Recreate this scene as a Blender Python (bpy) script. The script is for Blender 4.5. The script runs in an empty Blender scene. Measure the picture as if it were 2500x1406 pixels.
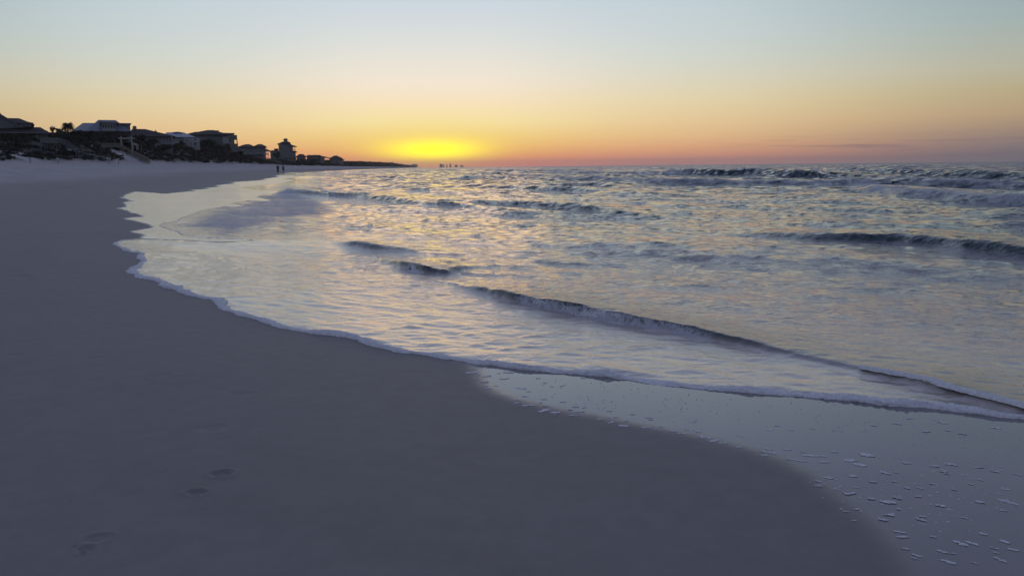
import bpy, bmesh, math, random
import numpy as np
from mathutils import Matrix, Vector
R = math.radians
sc = bpy.context.scene
col = sc.collection
random.seed(7); rng = np.random.default_rng(7)

# ------------------------------------------------------------------ camera
H = 1.35
F = 2000.0                     # focal length in photograph pixels (2500 wide)
cam = bpy.data.objects.new('camera', bpy.data.cameras.new('camera')); col.objects.link(cam)
cam.data.sensor_width = 36.0; cam.data.lens = 36.0*F/2500.0
cam.data.clip_start = 0.05; cam.data.clip_end = 30000
CM = Matrix.Rotation(R(90-8.42), 4, 'X') @ Matrix.Rotation(R(-0.594), 4, 'Z')
cam.matrix_world = Matrix.Translation((0, 0, H)) @ CM
sc.camera = cam

# ------------------------------------------------------------------ world
SUN_AZ = 5.3      # degrees left of +Y
SUN_EL = 1.3
def lin(c):
    return tuple(((v/255)/12.92 if v/255 <= 0.04045 else ((v/255+0.055)/1.055)**2.4) for v in c)
world = bpy.data.worlds.new('World'); sc.world = world; world.use_nodes = True
nt = world.node_tree; nt.nodes.clear()
def N(t, typ, **kw):
    n = t.nodes.new(typ)
    for k, v in kw.items(): setattr(n, k, v)
    return n
def math_(t, op, a, b=None, c=None, clamp=False):
    n = t.nodes.new('ShaderNodeMath'); n.operation = op; n.use_clamp = clamp
    for i, v in enumerate((a, b, c)):
        if v is None: continue
        if isinstance(v, (int, float)): n.inputs[i].default_value = v
        else: t.links.new(v, n.inputs[i])
    return n.outputs[0]
def mixc(t, fac, a, b, bt='MIX'):
    n = t.nodes.new('ShaderNodeMix'); n.data_type = 'RGBA'; n.blend_type = bt
    for s, v in ((n.inputs[0], fac), (n.inputs[6], a), (n.inputs[7], b)):
        if isinstance(v, (int, float)): s.default_value = v
        elif isinstance(v, tuple): s.default_value = (*v[:3], 1)
        else: t.links.new(v, s)
    return n.outputs[2]
def ramp(t, fac, stops, interp='LINEAR'):
    n = t.nodes.new('ShaderNodeValToRGB'); r = n.color_ramp; r.interpolation = interp
    while len(r.elements) > 1: r.elements.remove(r.elements[-1])
    r.elements[0].position = stops[0][0]; r.elements[0].color = (*stops[0][1], 1)
    for p, c in stops[1:]:
        e = r.elements.new(p); e.color = (*c, 1)
    t.links.new(fac, n.inputs[0]); return n.outputs[0]
tc = N(nt, 'ShaderNodeTexCoord'); sep = N(nt, 'ShaderNodeSeparateXYZ')
nrm = N(nt, 'ShaderNodeVectorMath', operation='NORMALIZE')
nt.links.new(tc.outputs['Generated'], nrm.inputs[0]); nt.links.new(nrm.outputs[0], sep.inputs[0])
X, Y, Z = sep.outputs
el = math_(nt, 'MULTIPLY', math_(nt, 'ARCSINE', Z), 180/math.pi)            # degrees
az = math_(nt, 'MULTIPLY', math_(nt, 'ARCTAN2', X, Y), 180/math.pi)         # 0 = +Y, + = right
da0 = math_(nt, 'ADD', az, SUN_AZ)
da = math_(nt, 'ABSOLUTE', math_(nt, 'WRAP', da0, 180.0, -180.0))
pos = math_(nt, 'SQRT', math_(nt, 'DIVIDE', math_(nt, 'MAXIMUM', el, 0.0), 90.0), clamp=True)
def E(e): return math.sqrt(e/90)
def P(stops): return [(E(e), lin(c)) for e, c in stops]
cA = ramp(nt, pos, P([(0, (250,146,136)), (.35, (255,156,124)), (.75, (255,172,110)), (1.3, (255,196,116)), (2.0, (255,216,132)), (3.0, (255,232,166)),
      (4.3, (254,232,192)), (5.7, (248,234,214)), (7, (237,231,218)), (8.4, (224,226,222)), (11, (204,216,226)), (16, (184,198,220)), (30, (146,156,192)), (90, (100,106,148))]))
cB = ramp(nt, pos, P([(0, (196,142,142)), (.35, (216,148,132)), (.75, (230,160,126)), (1.3, (236,178,130)), (2.0, (238,196,142)), (3.0, (238,208,158)),
      (4.3, (234,217,176)), (5.7, (224,218,196)), (7, (214,218,208)), (8.4, (206,215,214)), (11, (195,210,218)), (16, (176,190,212)), (30, (142,152,190)), (90, (100,106,148))]))
cC = ramp(nt, pos, P([(0, (104,108,120)), (.45, (114,110,118)), (1.0, (134,120,120)), (1.8, (158,136,122)), (2.8, (184,158,126)),
      (4.1, (186,171,134)), (5.5, (184,181,160)), (8.2, (162,178,176)), (11, (148,168,176)), (16, (144,156,178)), (30, (134,142,182)), (90, (100,106,148))]))
cD = ramp(nt, pos, P([(0, (100,108,134)), (3, (124,124,150)), (8, (150,140,164)), (14, (138,148,180)), (30, (122,138,174)), (90, (100,106,148))]))
def sm(t, v, a, b):
    n = t.nodes.new('ShaderNodeMapRange'); n.interpolation_type = 'SMOOTHSTEP'
    t.links.new(v, n.inputs[0]); n.inputs[1].default_value = a; n.inputs[2].default_value = b
    return n.outputs[0]
c = mixc(nt, sm(nt, da, 2, 18), cA, cB)
c = mixc(nt, sm(nt, da, 14, 40), c, cC)
c = mixc(nt, sm(nt, da, 40, 150), c, cD)
# yellow glow round the sun
gx = math_(nt, 'POWER', math_(nt, 'DIVIDE', da, 3.2), 2.0)
gy = math_(nt, 'POWER', math_(nt, 'DIVIDE', math_(nt, 'SUBTRACT', el, 1.15), 0.66), 2.0)
g = math_(nt, 'EXPONENT', math_(nt, 'MULTIPLY', math_(nt, 'ADD', gx, gy), -1.0))
gx2 = math_(nt, 'POWER', math_(nt, 'DIVIDE', da, 4.6), 2.0)
gy2 = math_(nt, 'POWER', math_(nt, 'DIVIDE', math_(nt, 'SUBTRACT', el, 1.6), 1.5), 2.0)
g2 = math_(nt, 'MULTIPLY', math_(nt, 'EXPONENT', math_(nt, 'MULTIPLY', math_(nt, 'ADD', gx2, gy2), -1.0)), 0.36)
c = mixc(nt, g2, c, (1.05, 0.84, 0.14))
c = mixc(nt, g, c, (1.7, 1.45, 0.035))
# thin far cloud streaks low over the sea
mp = N(nt, 'ShaderNodeCombineXYZ')
nt.links.new(math_(nt, 'MULTIPLY', az, 0.11), mp.inputs[0]); nt.links.new(math_(nt, 'MULTIPLY', el, 3.2), mp.inputs[1])
cn = N(nt, 'ShaderNodeTexNoise'); cn.inputs['Scale'].default_value = 1.3; cn.inputs['Detail'].default_value = 4
nt.links.new(mp.outputs[0], cn.inputs['Vector'])
band = math_(nt, 'EXPONENT', math_(nt, 'MULTIPLY', math_(nt, 'POWER', math_(nt, 'DIVIDE', math_(nt, 'SUBTRACT', el, 1.15), 0.45), 2.0), -1.0))
cf = math_(nt, 'MULTIPLY', math_(nt, 'MULTIPLY', sm(nt, cn.outputs[0], 0.54, 0.66), band), sm(nt, da, 14, 26))
c = mixc(nt, math_(nt, 'MULTIPLY', cf, 0.45), c, lin((118,100,116)))
sky = N(nt, 'ShaderNodeTexSky'); sky.sky_type = 'NISHITA'; sky.sun_disc = False
sky.sun_elevation = R(SUN_EL); sky.sun_rotation = R(-SUN_AZ); sky.dust_density = 2.0; sky.air_density = 1.0
STR = 0.1
cs = N(nt, 'ShaderNodeVectorMath', operation='SCALE'); nt.links.new(c, cs.inputs[0]); cs.inputs[3].default_value = 1/STR
ns = N(nt, 'ShaderNodeVectorMath', operation='SCALE'); nt.links.new(sky.outputs[0], ns.inputs[0]); ns.inputs[3].default_value = 1.0
up = sm(nt, el, 22, 60)
fin = mixc(nt, math_(nt, 'MULTIPLY', up, 0.5), cs.outputs[0], ns.outputs[0])
bg = N(nt, 'ShaderNodeBackground'); bg.inputs[1].default_value = STR
nt.links.new(fin, bg.inputs[0]); wo = N(nt, 'ShaderNodeOutputWorld'); nt.links.new(bg.outputs[0], wo.inputs[0])

# ------------------------------------------------------------------ sun
sun = bpy.data.objects.new('sun', bpy.data.lights.new('sun', 'SUN')); col.objects.link(sun)
sun.data.energy = 0.035; sun.data.angle = R(15); sun.data.color = (1.0, 0.5, 0.24)
sd = Vector((-math.sin(R(SUN_AZ))*math.cos(R(SUN_EL)), math.cos(R(SUN_AZ))*math.cos(R(SUN_EL)), math.sin(R(SUN_EL))))
sun.rotation_euler = sd.to_track_quat('Z', 'Y').to_euler()
sc.view_settings.view_transform = 'Standard'; sc.view_settings.look = 'None'
sc.view_settings.exposure = 0; sc.view_settings.gamma = 1; sc.view_settings.use_curve_mapping = False
sc.cycles.max_bounces = 6; sc.cycles.volume_bounces = 0; sc.cycles.transparent_max_bounces = 4

# ------------------------------------------------------------------ helpers
CR = np.array(CM.to_3x3())
def zs(y):   # run-up level of the swash edge along the beach
    y = np.maximum(y, 0.0); return 0.6*(1-np.exp(-(y/130.0)**1.3))
def ray(px, py):
    d = CR @ np.array([px-1250.0, 703.0-py, -F]); return d
def hit(px, py, z=0.0):
    d = ray(px, py); t = (z-H)/d[2]
    return np.array([d[0]*t, d[1]*t])
def hits(px, py, dz=0.0):      # on the swash level
    z = 0.0
    for _ in range(8):
        p = hit(px, py, z+dz); z = 0.5*z+0.5*float(zs(p[1]))
    return p
def hor(px): return 393.8+(2500-px)*0.01036
CN = math.hypot(1, .1)
def o_of(x, y): return (-x-0.1*y)/CN
def from_o(o, y): return np.array([-(o*CN)-0.1*y, y])

def tag(o, label=None, cat=None, group=None, kind=None):
    if label: o['label'] = label
    if cat: o['category'] = cat
    if group: o['group'] = group
    if kind: o['kind'] = kind
    return o
def empty(name, loc, rz=0, **kw):
    o = bpy.data.objects.new(name, None); col.objects.link(o)
    o.location = loc; o.rotation_euler = (0, 0, rz); o.empty_display_size = 0.3
    return tag(o, **kw)
def mesh_np(name, V, Fq, mat, parent=None, smooth=True, attrs=None):
    me = bpy.data.meshes.new(name); V = np.asarray(V, np.float32); Fq = np.asarray(Fq, np.int32)
    n = Fq.shape[1]
    me.vertices.add(len(V)); me.vertices.foreach_set('co', V.ravel())
    me.loops.add(Fq.size); me.loops.foreach_set('vertex_index', Fq.ravel())
    me.polygons.add(len(Fq)); me.polygons.foreach_set('loop_start', np.arange(0, Fq.size, n, dtype=np.int32))
    try: me.polygons.foreach_set('loop_total', np.full(len(Fq), n, dtype=np.int32))
    except Exception: pass
    me.polygons.foreach_set('use_smooth', np.full(len(Fq), smooth, dtype=bool))
    for k, a in (attrs or {}).items():
        at = me.attributes.new(k, 'FLOAT', 'POINT'); at.data.foreach_set('value', np.asarray(a, np.float32))
    me.update(); me.validate()
    me.materials.append(mat)
    o = bpy.data.objects.new(name, me); col.objects.link(o)
    if parent: o.parent = parent
    return o
class MB:
    def __init__(s): s.v = []; s.f = []
    def poly(s, pts, faces):
        n = len(s.v); s.v += [tuple(p) for p in pts]; s.f += [tuple(i+n for i in f) for f in faces]
    def box(s, x0, x1, y0, y1, z0, z1):
        s.poly([(x0,y0,z0),(x1,y0,z0),(x1,y1,z0),(x0,y1,z0),(x0,y0,z1),(x1,y0,z1),(x1,y1,z1),(x0,y1,z1)],
               [(0,3,2,1),(4,5,6,7),(0,1,5,4),(1,2,6,5),(2,3,7,6),(3,0,4,7)]); return s
    def bar(s, a, b, w, h=None):
        a = Vector(a); b = Vector(b); d = (b-a).normalized(); h = h or w
        u = d.cross(Vector((0,0,1)))
        if u.length < 1e-4: u = Vector((1,0,0))
        u.normalize(); v = u.cross(d)
        p = [a+u*i*w/2+v*j*h/2 for i,j in ((-1,-1),(1,-1),(1,1),(-1,1))]+[b+u*i*w/2+v*j*h/2 for i,j in ((-1,-1),(1,-1),(1,1),(-1,1))]
        s.poly(p, [(0,1,2,3),(7,6,5,4),(0,4,5,1),(1,5,6,2),(2,6,7,3),(3,7,4,0)]); return s
    def roof(s, x0, x1, y0, y1, z0, rx0, rx1, ry0, ry1, z1, th=0.18):
        # base rectangle and ridge (rectangle, may be a line), with an eave board
        b = [(x0,y0,z0),(x1,y0,z0),(x1,y1,z0),(x0,y1,z0)]
        e = [(x,y,z+th) for x,y,z in b]
        t = [(rx0,ry0,z1),(rx1,ry0,z1),(rx1,ry1,z1),(rx0,ry1,z1)]
        s.poly(b+e+t, [(0,3,2,1),(0,1,5,4),(1,2,6,5),(2,3,7,6),(3,0,4,7),(4,5,9,8),(5,6,10,9),(6,7,11,10),(7,4,8,11),(8,9,10,11)]); return s
    def build(s, name, mat, parent=None, smooth=False):
        me = bpy.data.meshes.new(name); me.from_pydata(s.v, [], s.f); me.materials.append(mat)
        bm = bmesh.new(); bm.from_mesh(me); bmesh.ops.remove_doubles(bm, verts=bm.verts, dist=1e-4)
        bmesh.ops.dissolve_degenerate(bm, dist=1e-4, edges=bm.edges)
        bmesh.ops.recalc_face_normals(bm, faces=bm.faces); bm.to_mesh(me); bm.free()
        if smooth: me.polygons.foreach_set('use_smooth', [True]*len(me.polygons))
        o = bpy.data.objects.new(name, me); col.objects.link(o)
        if parent: o.parent = parent
        return o
MATS = {}
def mat(name, rgb, rough=0.8, var=0.25, scale=1.5, spec=0.3, metal=0.0, bump=0.0):
    if name in MATS: return MATS[name]
    m = bpy.data.materials.new(name); m.use_nodes = True; t = m.node_tree
    b = t.nodes['Principled BSDF']; b.inputs['Roughness'].default_value = rough
    b.inputs['Specular IOR Level'].default_value = spec; b.inputs['Metallic'].default_value = metal
    g = N(t, 'ShaderNodeNewGeometry'); n = N(t, 'ShaderNodeTexNoise'); n.inputs['Scale'].default_value = scale; n.inputs['Detail'].default_value = 5
    t.links.new(g.outputs['Position'], n.inputs['Vector'])
    c = mixc(t, sm(t, n.outputs[0], 0.3, 0.7), tuple(v*(1-var) for v in rgb), tuple(min(1, v*(1+var)) for v in rgb))
    t.links.new(c, b.inputs['Base Color'])
    if bump:
        bp = N(t, 'ShaderNodeBump'); bp.inputs['Strength'].default_value = bump; bp.inputs['Distance'].default_value = 0.05
        t.links.new(n.outputs[0], bp.inputs['Height']); t.links.new(bp.outputs[0], b.inputs['Normal'])
    MATS[name] = m; return m

# value noise on numpy arrays
_tab = rng.random((256, 256))
def vnoise(x, y, seed=0):
    x = x+seed*17.13; y = y+seed*9.71
    xi = np.floor(x).astype(int); yi = np.floor(y).astype(int); fx = x-xi; fy = y-yi
    fx = fx*fx*(3-2*fx); fy = fy*fy*(3-2*fy)
    a = _tab[xi & 255, yi & 255]; b = _tab[(xi+1) & 255, yi & 255]; c_ = _tab[xi & 255, (yi+1) & 255]; d = _tab[(xi+1) & 255, (yi+1) & 255]
    return (a*(1-fx)+b*fx)*(1-fy)+(c_*(1-fx)+d*fx)*fy
def fbm(x, y, o=4, seed=0):
    s = 0; a = 0.5
    for i in range(o):
        s = s+a*vnoise(x*2**i, y*2**i, seed+i*3); a *= 0.5
    return s/(1-0.5**o)
def sstep(v, a, b):
    t = np.clip((v-a)/(b-a), 0, 1); return t*t*(3-2*t)

def polydist(x, y, P, closed=False):
    P = np.asarray(P); n = len(P); best = np.full(x.shape, 1e9); 
    for i in range(n if closed else n-1):
        a = P[i]; b = P[(i+1) % n]; d = b-a; L = d@d
        if L < 1e-12: continue
        t = np.clip(((x-a[0])*d[0]+(y-a[1])*d[1])/L, 0, 1)
        q = (x-a[0]-t*d[0])**2+(y-a[1]-t*d[1])**2
        np.minimum(best, q, out=best)
    return np.sqrt(best)
def inside(x, y, P):
    P = np.asarray(P); n = len(P); r = np.zeros(x.shape, bool)
    for i in range(n):
        a = P[i]; b = P[(i+1) % n]
        if a[1] == b[1]: continue
        c_ = ((a[1] > y) != (b[1] > y)) & (x < (b[0]-a[0])*(y-a[1])/(b[1]-a[1])+a[0])
        r ^= c_
    return r
def sdist(x, y, P, closedline):   # + inside ; distance to the open line 'closedline'
    d = polydist(x, y, closedline); return np.where(inside(x, y, P), d, -d)

# ------------------------------------------------------------------ swash edge
edge_near = [(2500,1021),(2430,1017),(2350,1005),(2250,991),(2180,985),(2080,976),(2000,970),(1930,962),(1850,955),(1770,951),(1700,946),(1640,940),(1570,928),(1500,918),(1440,912),(1350,906),(1280,900),(1210,890),(1130,882),(1040,866),(985,857),(930,846),(880,831),(830,818),(770,812),(700,800),(650,786),(600,771),(560,756),(545,745),(530,732),(500,727),(460,717),(430,706),(395,692),(380,684),(345,676),(318,663),(330,652),(352,638),(338,628),(350,621),(305,613),(296,602),(279,593),(300,586),(345,583),(460,586),(540,591)]
edge_mid = [(620,588),(600,584),(545,583),(470,579),(440,575),(432,566),(412,560),(388,550),(398,543),(428,541),(440,532),(462,526),(480,515),(500,512),(540,505),(590,503),(560,497),(600,490),(655,489),(625,482),(640,474),(680,470),(620,464),(585,458),(640,452),(690,447),(720,441),(690,437),(745,431)]
line = [hits(*p) for p in edge_near]+[hits(*p) for p in edge_mid]
# jitter for a scalloped edge
def densify(P, step_fn, amp_fn):
    out = []
    for a, b in zip(P[:-1], P[1:]):
        L = np.hypot(*(b-a)); n = max(1, int(L/step_fn(a)))
        d = (b-a)/max(L, 1e-6); nn = np.array([-d[1], d[0]])
        for i in range(n):
            p = a+(b-a)*i/n
            out.append(p+nn*amp_fn(p)*(fbm(p[0]*5+3, p[1]*5+1, 3)-0.5))
    out.append(P[-1]); return out
line = densify(line, lambda p: 0.06+0.012*p[1], lambda p: 0.05+0.006*p[1])
far = [(125, 21.5), (140, 25.5), (160, 28.0), (200, 30), (260, 32), (400, 35), (800, 38), (2500, 40), (7000, 41)]
farpts = [from_o(o, y) for y, o in far]
rightpts = [np.array(p) for p in [(600,-6900.0), (70,-600), (22,-60), (10,-8), (5.2,1.6), (3.6,3.1)]]
shore = rightpts+line+farpts
sea_poly = shore+[np.array([7500.0, 7500.0]), np.array([7500.0, -7000.0])]
shore_np = np.array(shore)
# cheaper line for distance far away
def s_of(x, y):
    s = np.empty(x.shape); r = np.hypot(x, y); near = r < 230
    s[near] = sdist(x[near], y[near], sea_poly, shore_np)
    k = ~near
    coarse = rightpts+[hits(1130,882), hits(600,771), hits(388,550), hits(700,440)]+farpts
    s[k] = sdist(x[k], y[k], coarse+[np.array([7500.0, 7500.0]), np.array([7500.0, -7000.0])], np.array(coarse))
    return s

def crest_z(y):
    return np.interp(y, [0,150,184,210,227,244,268,288,322,351,394,449,495,551,772,1200,2000,6000],
                        [7,7.4,7.8,9.8,10.8,11.3,11.2,9.4,9.3,10.8,10.6,7.0,5.0,6.0,5.2,5.5,6,6])
def land_z(x, y, s):
    """height of the sand"""
    o = o_of(x, y); z0 = zs(np.maximum(y, 0)); sin_ = np.maximum(-s, 0)
    z = z0+0.02*np.minimum(sin_, 45)+np.where(o > 40, 1.7*(np.clip((o-40)/40, 0, 1))**2, 0)
    nf = fbm(x*0.06, y*0.03, 3, 5)-0.5
    z = z+0.35*nf*sstep(o, 35, 70)*sstep(sin_, 5, 20)
    toe = 80+7*(fbm(x*0.02+5, y*0.035, 3, 11)-0.5)
    dz = crest_z(y)+1.6*(fbm(x*0.05, y*0.05, 3, 20)-0.5)
    k = np.clip((o-toe)/16.0, 0, 1); k = k**0.8*(1-0.15*np.sin(k*math.pi))
    z = z+(np.maximum(dz-z, 0))*k*(o > toe)
    # wind-blown lumps on the dune face
    z = z+sstep(k, 0.02, 0.2)*(fbm(x*0.25, y*0.25, 3, 31)-0.5)*1.3
    z = z-np.where(s > 0, s*(z0/6+0.075), 0)
    return np.maximum(z, -4.0)

def fan(rings, nd, half=41.0, nc=46):
    a = np.concatenate([np.linspace(-half, half, nd), np.linspace(half, 360-half, nc)[1:-1]])
    a = np.radians(a); r = np.asarray(rings)
    A, Rr = np.meshgrid(a, r)
    x = (np.sin(A)*Rr).ravel(); y = (np.cos(A)*Rr).ravel()
    m, n = len(r), len(a)
    i = np.arange(m-1)[:, None]; j = np.arange(n)[None, :]; j2 = (j+1) % n
    q = np.stack([i*n+j, i*n+j2, (i+1)*n+j2, (i+1)*n+j], -1).reshape(-1, 4)[:, ::-1]
    return x, y, Rr.ravel(), q
def rings(r0, px, lg, rmax):
    r = [0.25, 0.6, 1.0, 1.4, 1.8, 2.1]; 
    r = [v for v in r if v < r0]; cur = r0
    while cur < rmax:
        r.append(cur); cur += max(0.004, min(px*cur*cur/(H*819), lg*cur))
    r.append(rmax); return r
def compact(x, y, q, keepf, *arrs):
    q = q[keepf]; used = np.unique(q); mp_ = np.full(len(x), -1, np.int64); mp_[used] = np.arange(len(used))
    return (x[used], y[used], mp_[q])+tuple(a[used] for a in arrs)

# ------------------------------------------------------------------ sand material
def attr(t, name):
    n = N(t, 'ShaderNodeAttribute'); n.attribute_name = name; return n.outputs['Fac']
def noise(t, vec, scale, detail=4, rough=0.55, out=0):
    n = N(t, 'ShaderNodeTexNoise'); n.inputs['Scale'].default_value = scale; n.inputs['Detail'].default_value = detail
    n.inputs['Roughness'].default_value = rough; t.links.new(vec, n.inputs['Vector']); return n.outputs[out]
sand = bpy.data.materials.new('sand'); sand.use_nodes = True; t = sand.node_tree
b = t.nodes['Principled BSDF']; geo = N(t, 'ShaderNodeNewGeometry'); ps = geo.outputs['Position']
wet = attr(t, 'wet'); film = attr(t, 'film'); veg = attr(t, 'veg')
vswn = N(t, 'ShaderNodeCombineXYZ'); t.links.new(math_(t, 'MULTIPLY', attr(t, 'shore'), 0.9), vswn.inputs[0]); t.links.new(math_(t, 'MULTIPLY', noise(t, ps, .25, 2), 4.0), vswn.inputs[1]); vsw = vswn.outputs[0]
mot = noise(t, ps, 0.35, 6); mot2 = noise(t, ps, 9, 5); grain = noise(t, ps, 420, 2)
dry = mixc(t, sm(t, mot, .35, .65), (0.43, 0.405, 0.395), (0.54, 0.51, 0.49))
wetc = mixc(t, sm(t, mot2, .3, .7), (0.230, 0.212, 0.203), (0.254, 0.234, 0.222))
cc = mixc(t, wet, dry, wetc)
cc = mixc(t, math_(t, 'MULTIPLY', film, 0.6), cc, (0.115, 0.108, 0.112))
cc = mixc(t, math_(t, 'MULTIPLY', attr(t, 'pool'), 0.9), cc, (0.55, 0.49, 0.38))  # pale gold: the film's bright sky reflection put into the base colour
cc = mixc(t, math_(t, 'MULTIPLY', math_(t, 'SUBTRACT', grain, 0.5), 0.5), cc, (0.6, 0.58, 0.55))
cc = mixc(t, math_(t, 'MULTIPLY', veg, 0.9), cc, (0.035, 0.04, 0.028))
lnz = noise(t, vsw, 1.0, 5, .6)
cc = mixc(t, math_(t, 'MULTIPLY', sm(t, lnz, 0.45, 0.65), 0.16), cc, (0.16, 0.138, 0.14))
t.links.new(cc, b.inputs['Base Color'])
rg = math_(t, 'ADD', math_(t, 'MULTIPLY', wet, -0.32), 0.95)
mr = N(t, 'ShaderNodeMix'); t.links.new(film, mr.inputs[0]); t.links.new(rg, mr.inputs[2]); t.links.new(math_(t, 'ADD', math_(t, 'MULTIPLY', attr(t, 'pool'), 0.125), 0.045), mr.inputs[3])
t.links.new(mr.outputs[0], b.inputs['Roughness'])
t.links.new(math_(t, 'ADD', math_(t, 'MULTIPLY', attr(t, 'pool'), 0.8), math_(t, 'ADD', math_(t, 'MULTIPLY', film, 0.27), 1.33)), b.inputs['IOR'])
bp = N(t, 'ShaderNodeBump'); bp.inputs['Distance'].default_value = 0.012
hh = math_(t, 'ADD', math_(t, 'MULTIPLY', math_(t, 'MULTIPLY', noise(t, ps, 5, 3), attr(t, 'pool')), 4.0), math_(t, 'MULTIPLY', mot2, 0.6))
hh = math_(t, 'ADD', hh, math_(t, 'ADD', math_(t, 'MULTIPLY', grain, 0.05), math_(t, 'MULTIPLY', noise(t, ps, 45, 4), 0.12)))
t.links.new(hh, bp.inputs['Height']); t.links.new(math_(t, 'ADD', math_(t, 'MULTIPLY', attr(t, 'pool'), 0.3), math_(t, 'ADD', math_(t, 'MULTIPLY', film, -0.43), 0.45)), bp.inputs['Strength'])
t.links.new(bp.outputs[0], b.inputs['Normal'])

# ------------------------------------------------------------------ beach mesh
film2_line = [hits(*p) for p in [(1080,880),(1118,892),(1140,925),(1150,948),(1185,970),(1230,988),(1290,1003),(1350,1018),(1430,1032),(1500,1047),(1600,1068),(1700,1090),(1790,1115),(1870,1143),(1925,1175),(1975,1215),(2030,1262),(2080,1310),(2120,1360),(2150,1406),(2170,1500),(2180,1650)]]
film2_poly = film2_line+[np.array([4.0, 0.8]), np.array([9.0, 0.0]), np.array([9.0, 9.0]), np.array([0.5, 9.0])]
film1_line = [hits(*p) for p in [(345,590),(338,580),(350,575),(310,568),(345,562),(372,556),(365,548),(318,541),(300,535),(345,532),(330,524),(288,513),(312,507),(298,500),(322,496),(296,490),(306,481),(332,474),(400,478),(455,472),(480,470),(462,467),(510,463),(500,461),(535,457),(524,455),(570,450),(560,448),(610,444),(650,441),(638,439),(680,433),(668,431),(700,427),(720,424),(695,421)]]
film1_line = densify(film1_line, lambda p: 0.5, lambda p: 0.012*p[1])
film1_poly = film1_line+[hits(760,424), hits(800,500), hits(640,592)]
prints = [  # px, py, length m, width m, rotation, depth
    (242,1352,.10,.055,.35,.010),(212,1382,.06,.045,.4,.010),(240,885,.22,.09,.2,.006),(268,890,.12,.07,.2,.005),(390,928,.16,.08,.1,.007),
    (592,972,.18,.08,.0,.008),(520,1062,.17,.09,.2,.006),(545,1092,.12,.05,.4,.003),(543,1180,.11,.06,.05,.017),(482,1230,.09,.045,.05,.013),
    (185,1376,.03,.02,.3,.006),(204,1390,.03,.02,.3,.007),(30,880,.2,.05,.0,.010),(60,879,.1,.05,.0,.008),(90,878,.12,.05,.0,.006),
    (43,580,.7,.3,.0,.03),(66,608,.6,.3,.0,.03),(42,680,.4,.2,.0,.02),(35,661,.2,.12,.0,.02),(75,725,.1,.07,.0,.012),(95,622,.6,.3,0,.02),(60,633,.6,.3,0,.015)]
x, y, rr, q = fan(rings(2.2, 1.0, 0.016, 7000), 760, 42)
s = s_of(x, y)
keep = (s[q].min(axis=1) < 0.8)
x, y, q, s, rr = compact(x, y, q, keep, s, rr)
z = land_z(x, y, s)
z += 0.005*(fbm(x*1.2, y*1.2, 3, 2)-0.5)*sstep(-s, 0, 1.5)*(1-sstep(rr, 10, 22))
for (px, py, L, W, ro, dp) in prints:
    p = hits(px, py); m = (abs(x-p[0]) < L*2) & (abs(y-p[1]) < L*2.5)
    dx = x[m]-p[0]; dy = y[m]-p[1]; u = dx*math.cos(ro)+dy*math.sin(ro); v = -dx*math.sin(ro)+dy*math.cos(ro)
    d = np.sqrt((u/(L/2))**2+(v/(W/2*1.5))**2)+0.25*(fbm(x[m]*40, y[m]*40, 2, 9)-.5)
    z[m] += 0.48*dp*(-1.0*(1-sstep(d, 0.5, 1.05))+0.35*np.exp(-((d-1.2)/0.22)**2)+0.35*(1-sstep(d, 0.1, .45)))
# scattered old footprints and tracks further up the beach
fp = []
for k in range(420):
    o_ = rng.uniform(33, 78); y_ = rng.uniform(35, 190); p = from_o(o_, y_); fp.append((p[0], p[1], rng.uniform(.25, .6), rng.uniform(.03, .09)))
for k in range(26): fp.append((*hits(10+k*26, 448-k*1.4+rng.uniform(-3, 3)), .8, .09))
for k in range(20): fp.append((*hits(60+k*17+rng.uniform(-4,4), 478-k*1.6+rng.uniform(-3, 3)), .45, .05))
for (a_, b_, L, dp) in fp:
    m = (abs(x-a_) < 3*L) & (abs(y-b_) < 6*L)
    z[m] -= dp*np.exp(-((x[m]-a_)/L)**2-((y[m]-b_)/(L*1.6))**2)
# vehicle ruts / wrack lines running along the beach
o = o_of(x, y)
for oo in (52, 54.2, 66): z -= 0.10*np.exp(-((o-oo-1.5*(fbm(x*.02, y*.02, 2, 3)-.5)-0)/0.55)**2)*(y > 20)
nz = fbm(x*0.5, y*0.5, 3, 8)
wet_a = 1-sstep(-s+3*(fbm(x*0.25, y*0.25, 3, 4)-.5), np.interp(rr, [0, 10, 60], [3, 6, 9]), np.interp(rr, [0, 10, 60], [9, 18, 26]))
wet_a = np.maximum(wet_a, 0.55*(o < 30))
f2 = sdist(x, y, film2_poly, film2_line); f1 = sdist(x, y, film1_poly, film1_line)
film_a = np.maximum(sstep(f2+0.05*(nz-.5), -0.03, 0.22), sstep(f1, -0.04, 0.10)*(rr > 9))
film_a = np.maximum(film_a, sstep(s, -0.015, 0.03))
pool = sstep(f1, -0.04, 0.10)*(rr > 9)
def vegmask(x, y):
    oo = o_of(x, y); toe = 80+7*(fbm(x*0.02+5, y*0.035, 3, 11)-0.5)
    n_ = fbm(x*0.12, y*0.10, 4, 41); thr = np.interp(y, [0, 190, 240, 300], [0.42, 0.40, 0.30, 0.18])
    n_ = n_+0.25*sstep(oo-toe, 6, 18)
    return sstep(n_, thr, thr+0.08)*sstep(oo-toe, 0.2, 2.5)
veg_a = vegmask(x, y)
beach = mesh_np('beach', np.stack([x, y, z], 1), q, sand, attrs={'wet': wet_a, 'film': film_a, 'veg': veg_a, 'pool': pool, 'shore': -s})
tag(beach, 'pale sand beach rising to vegetated dunes, wet and mirror-like near the water', kind='structure')

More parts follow.
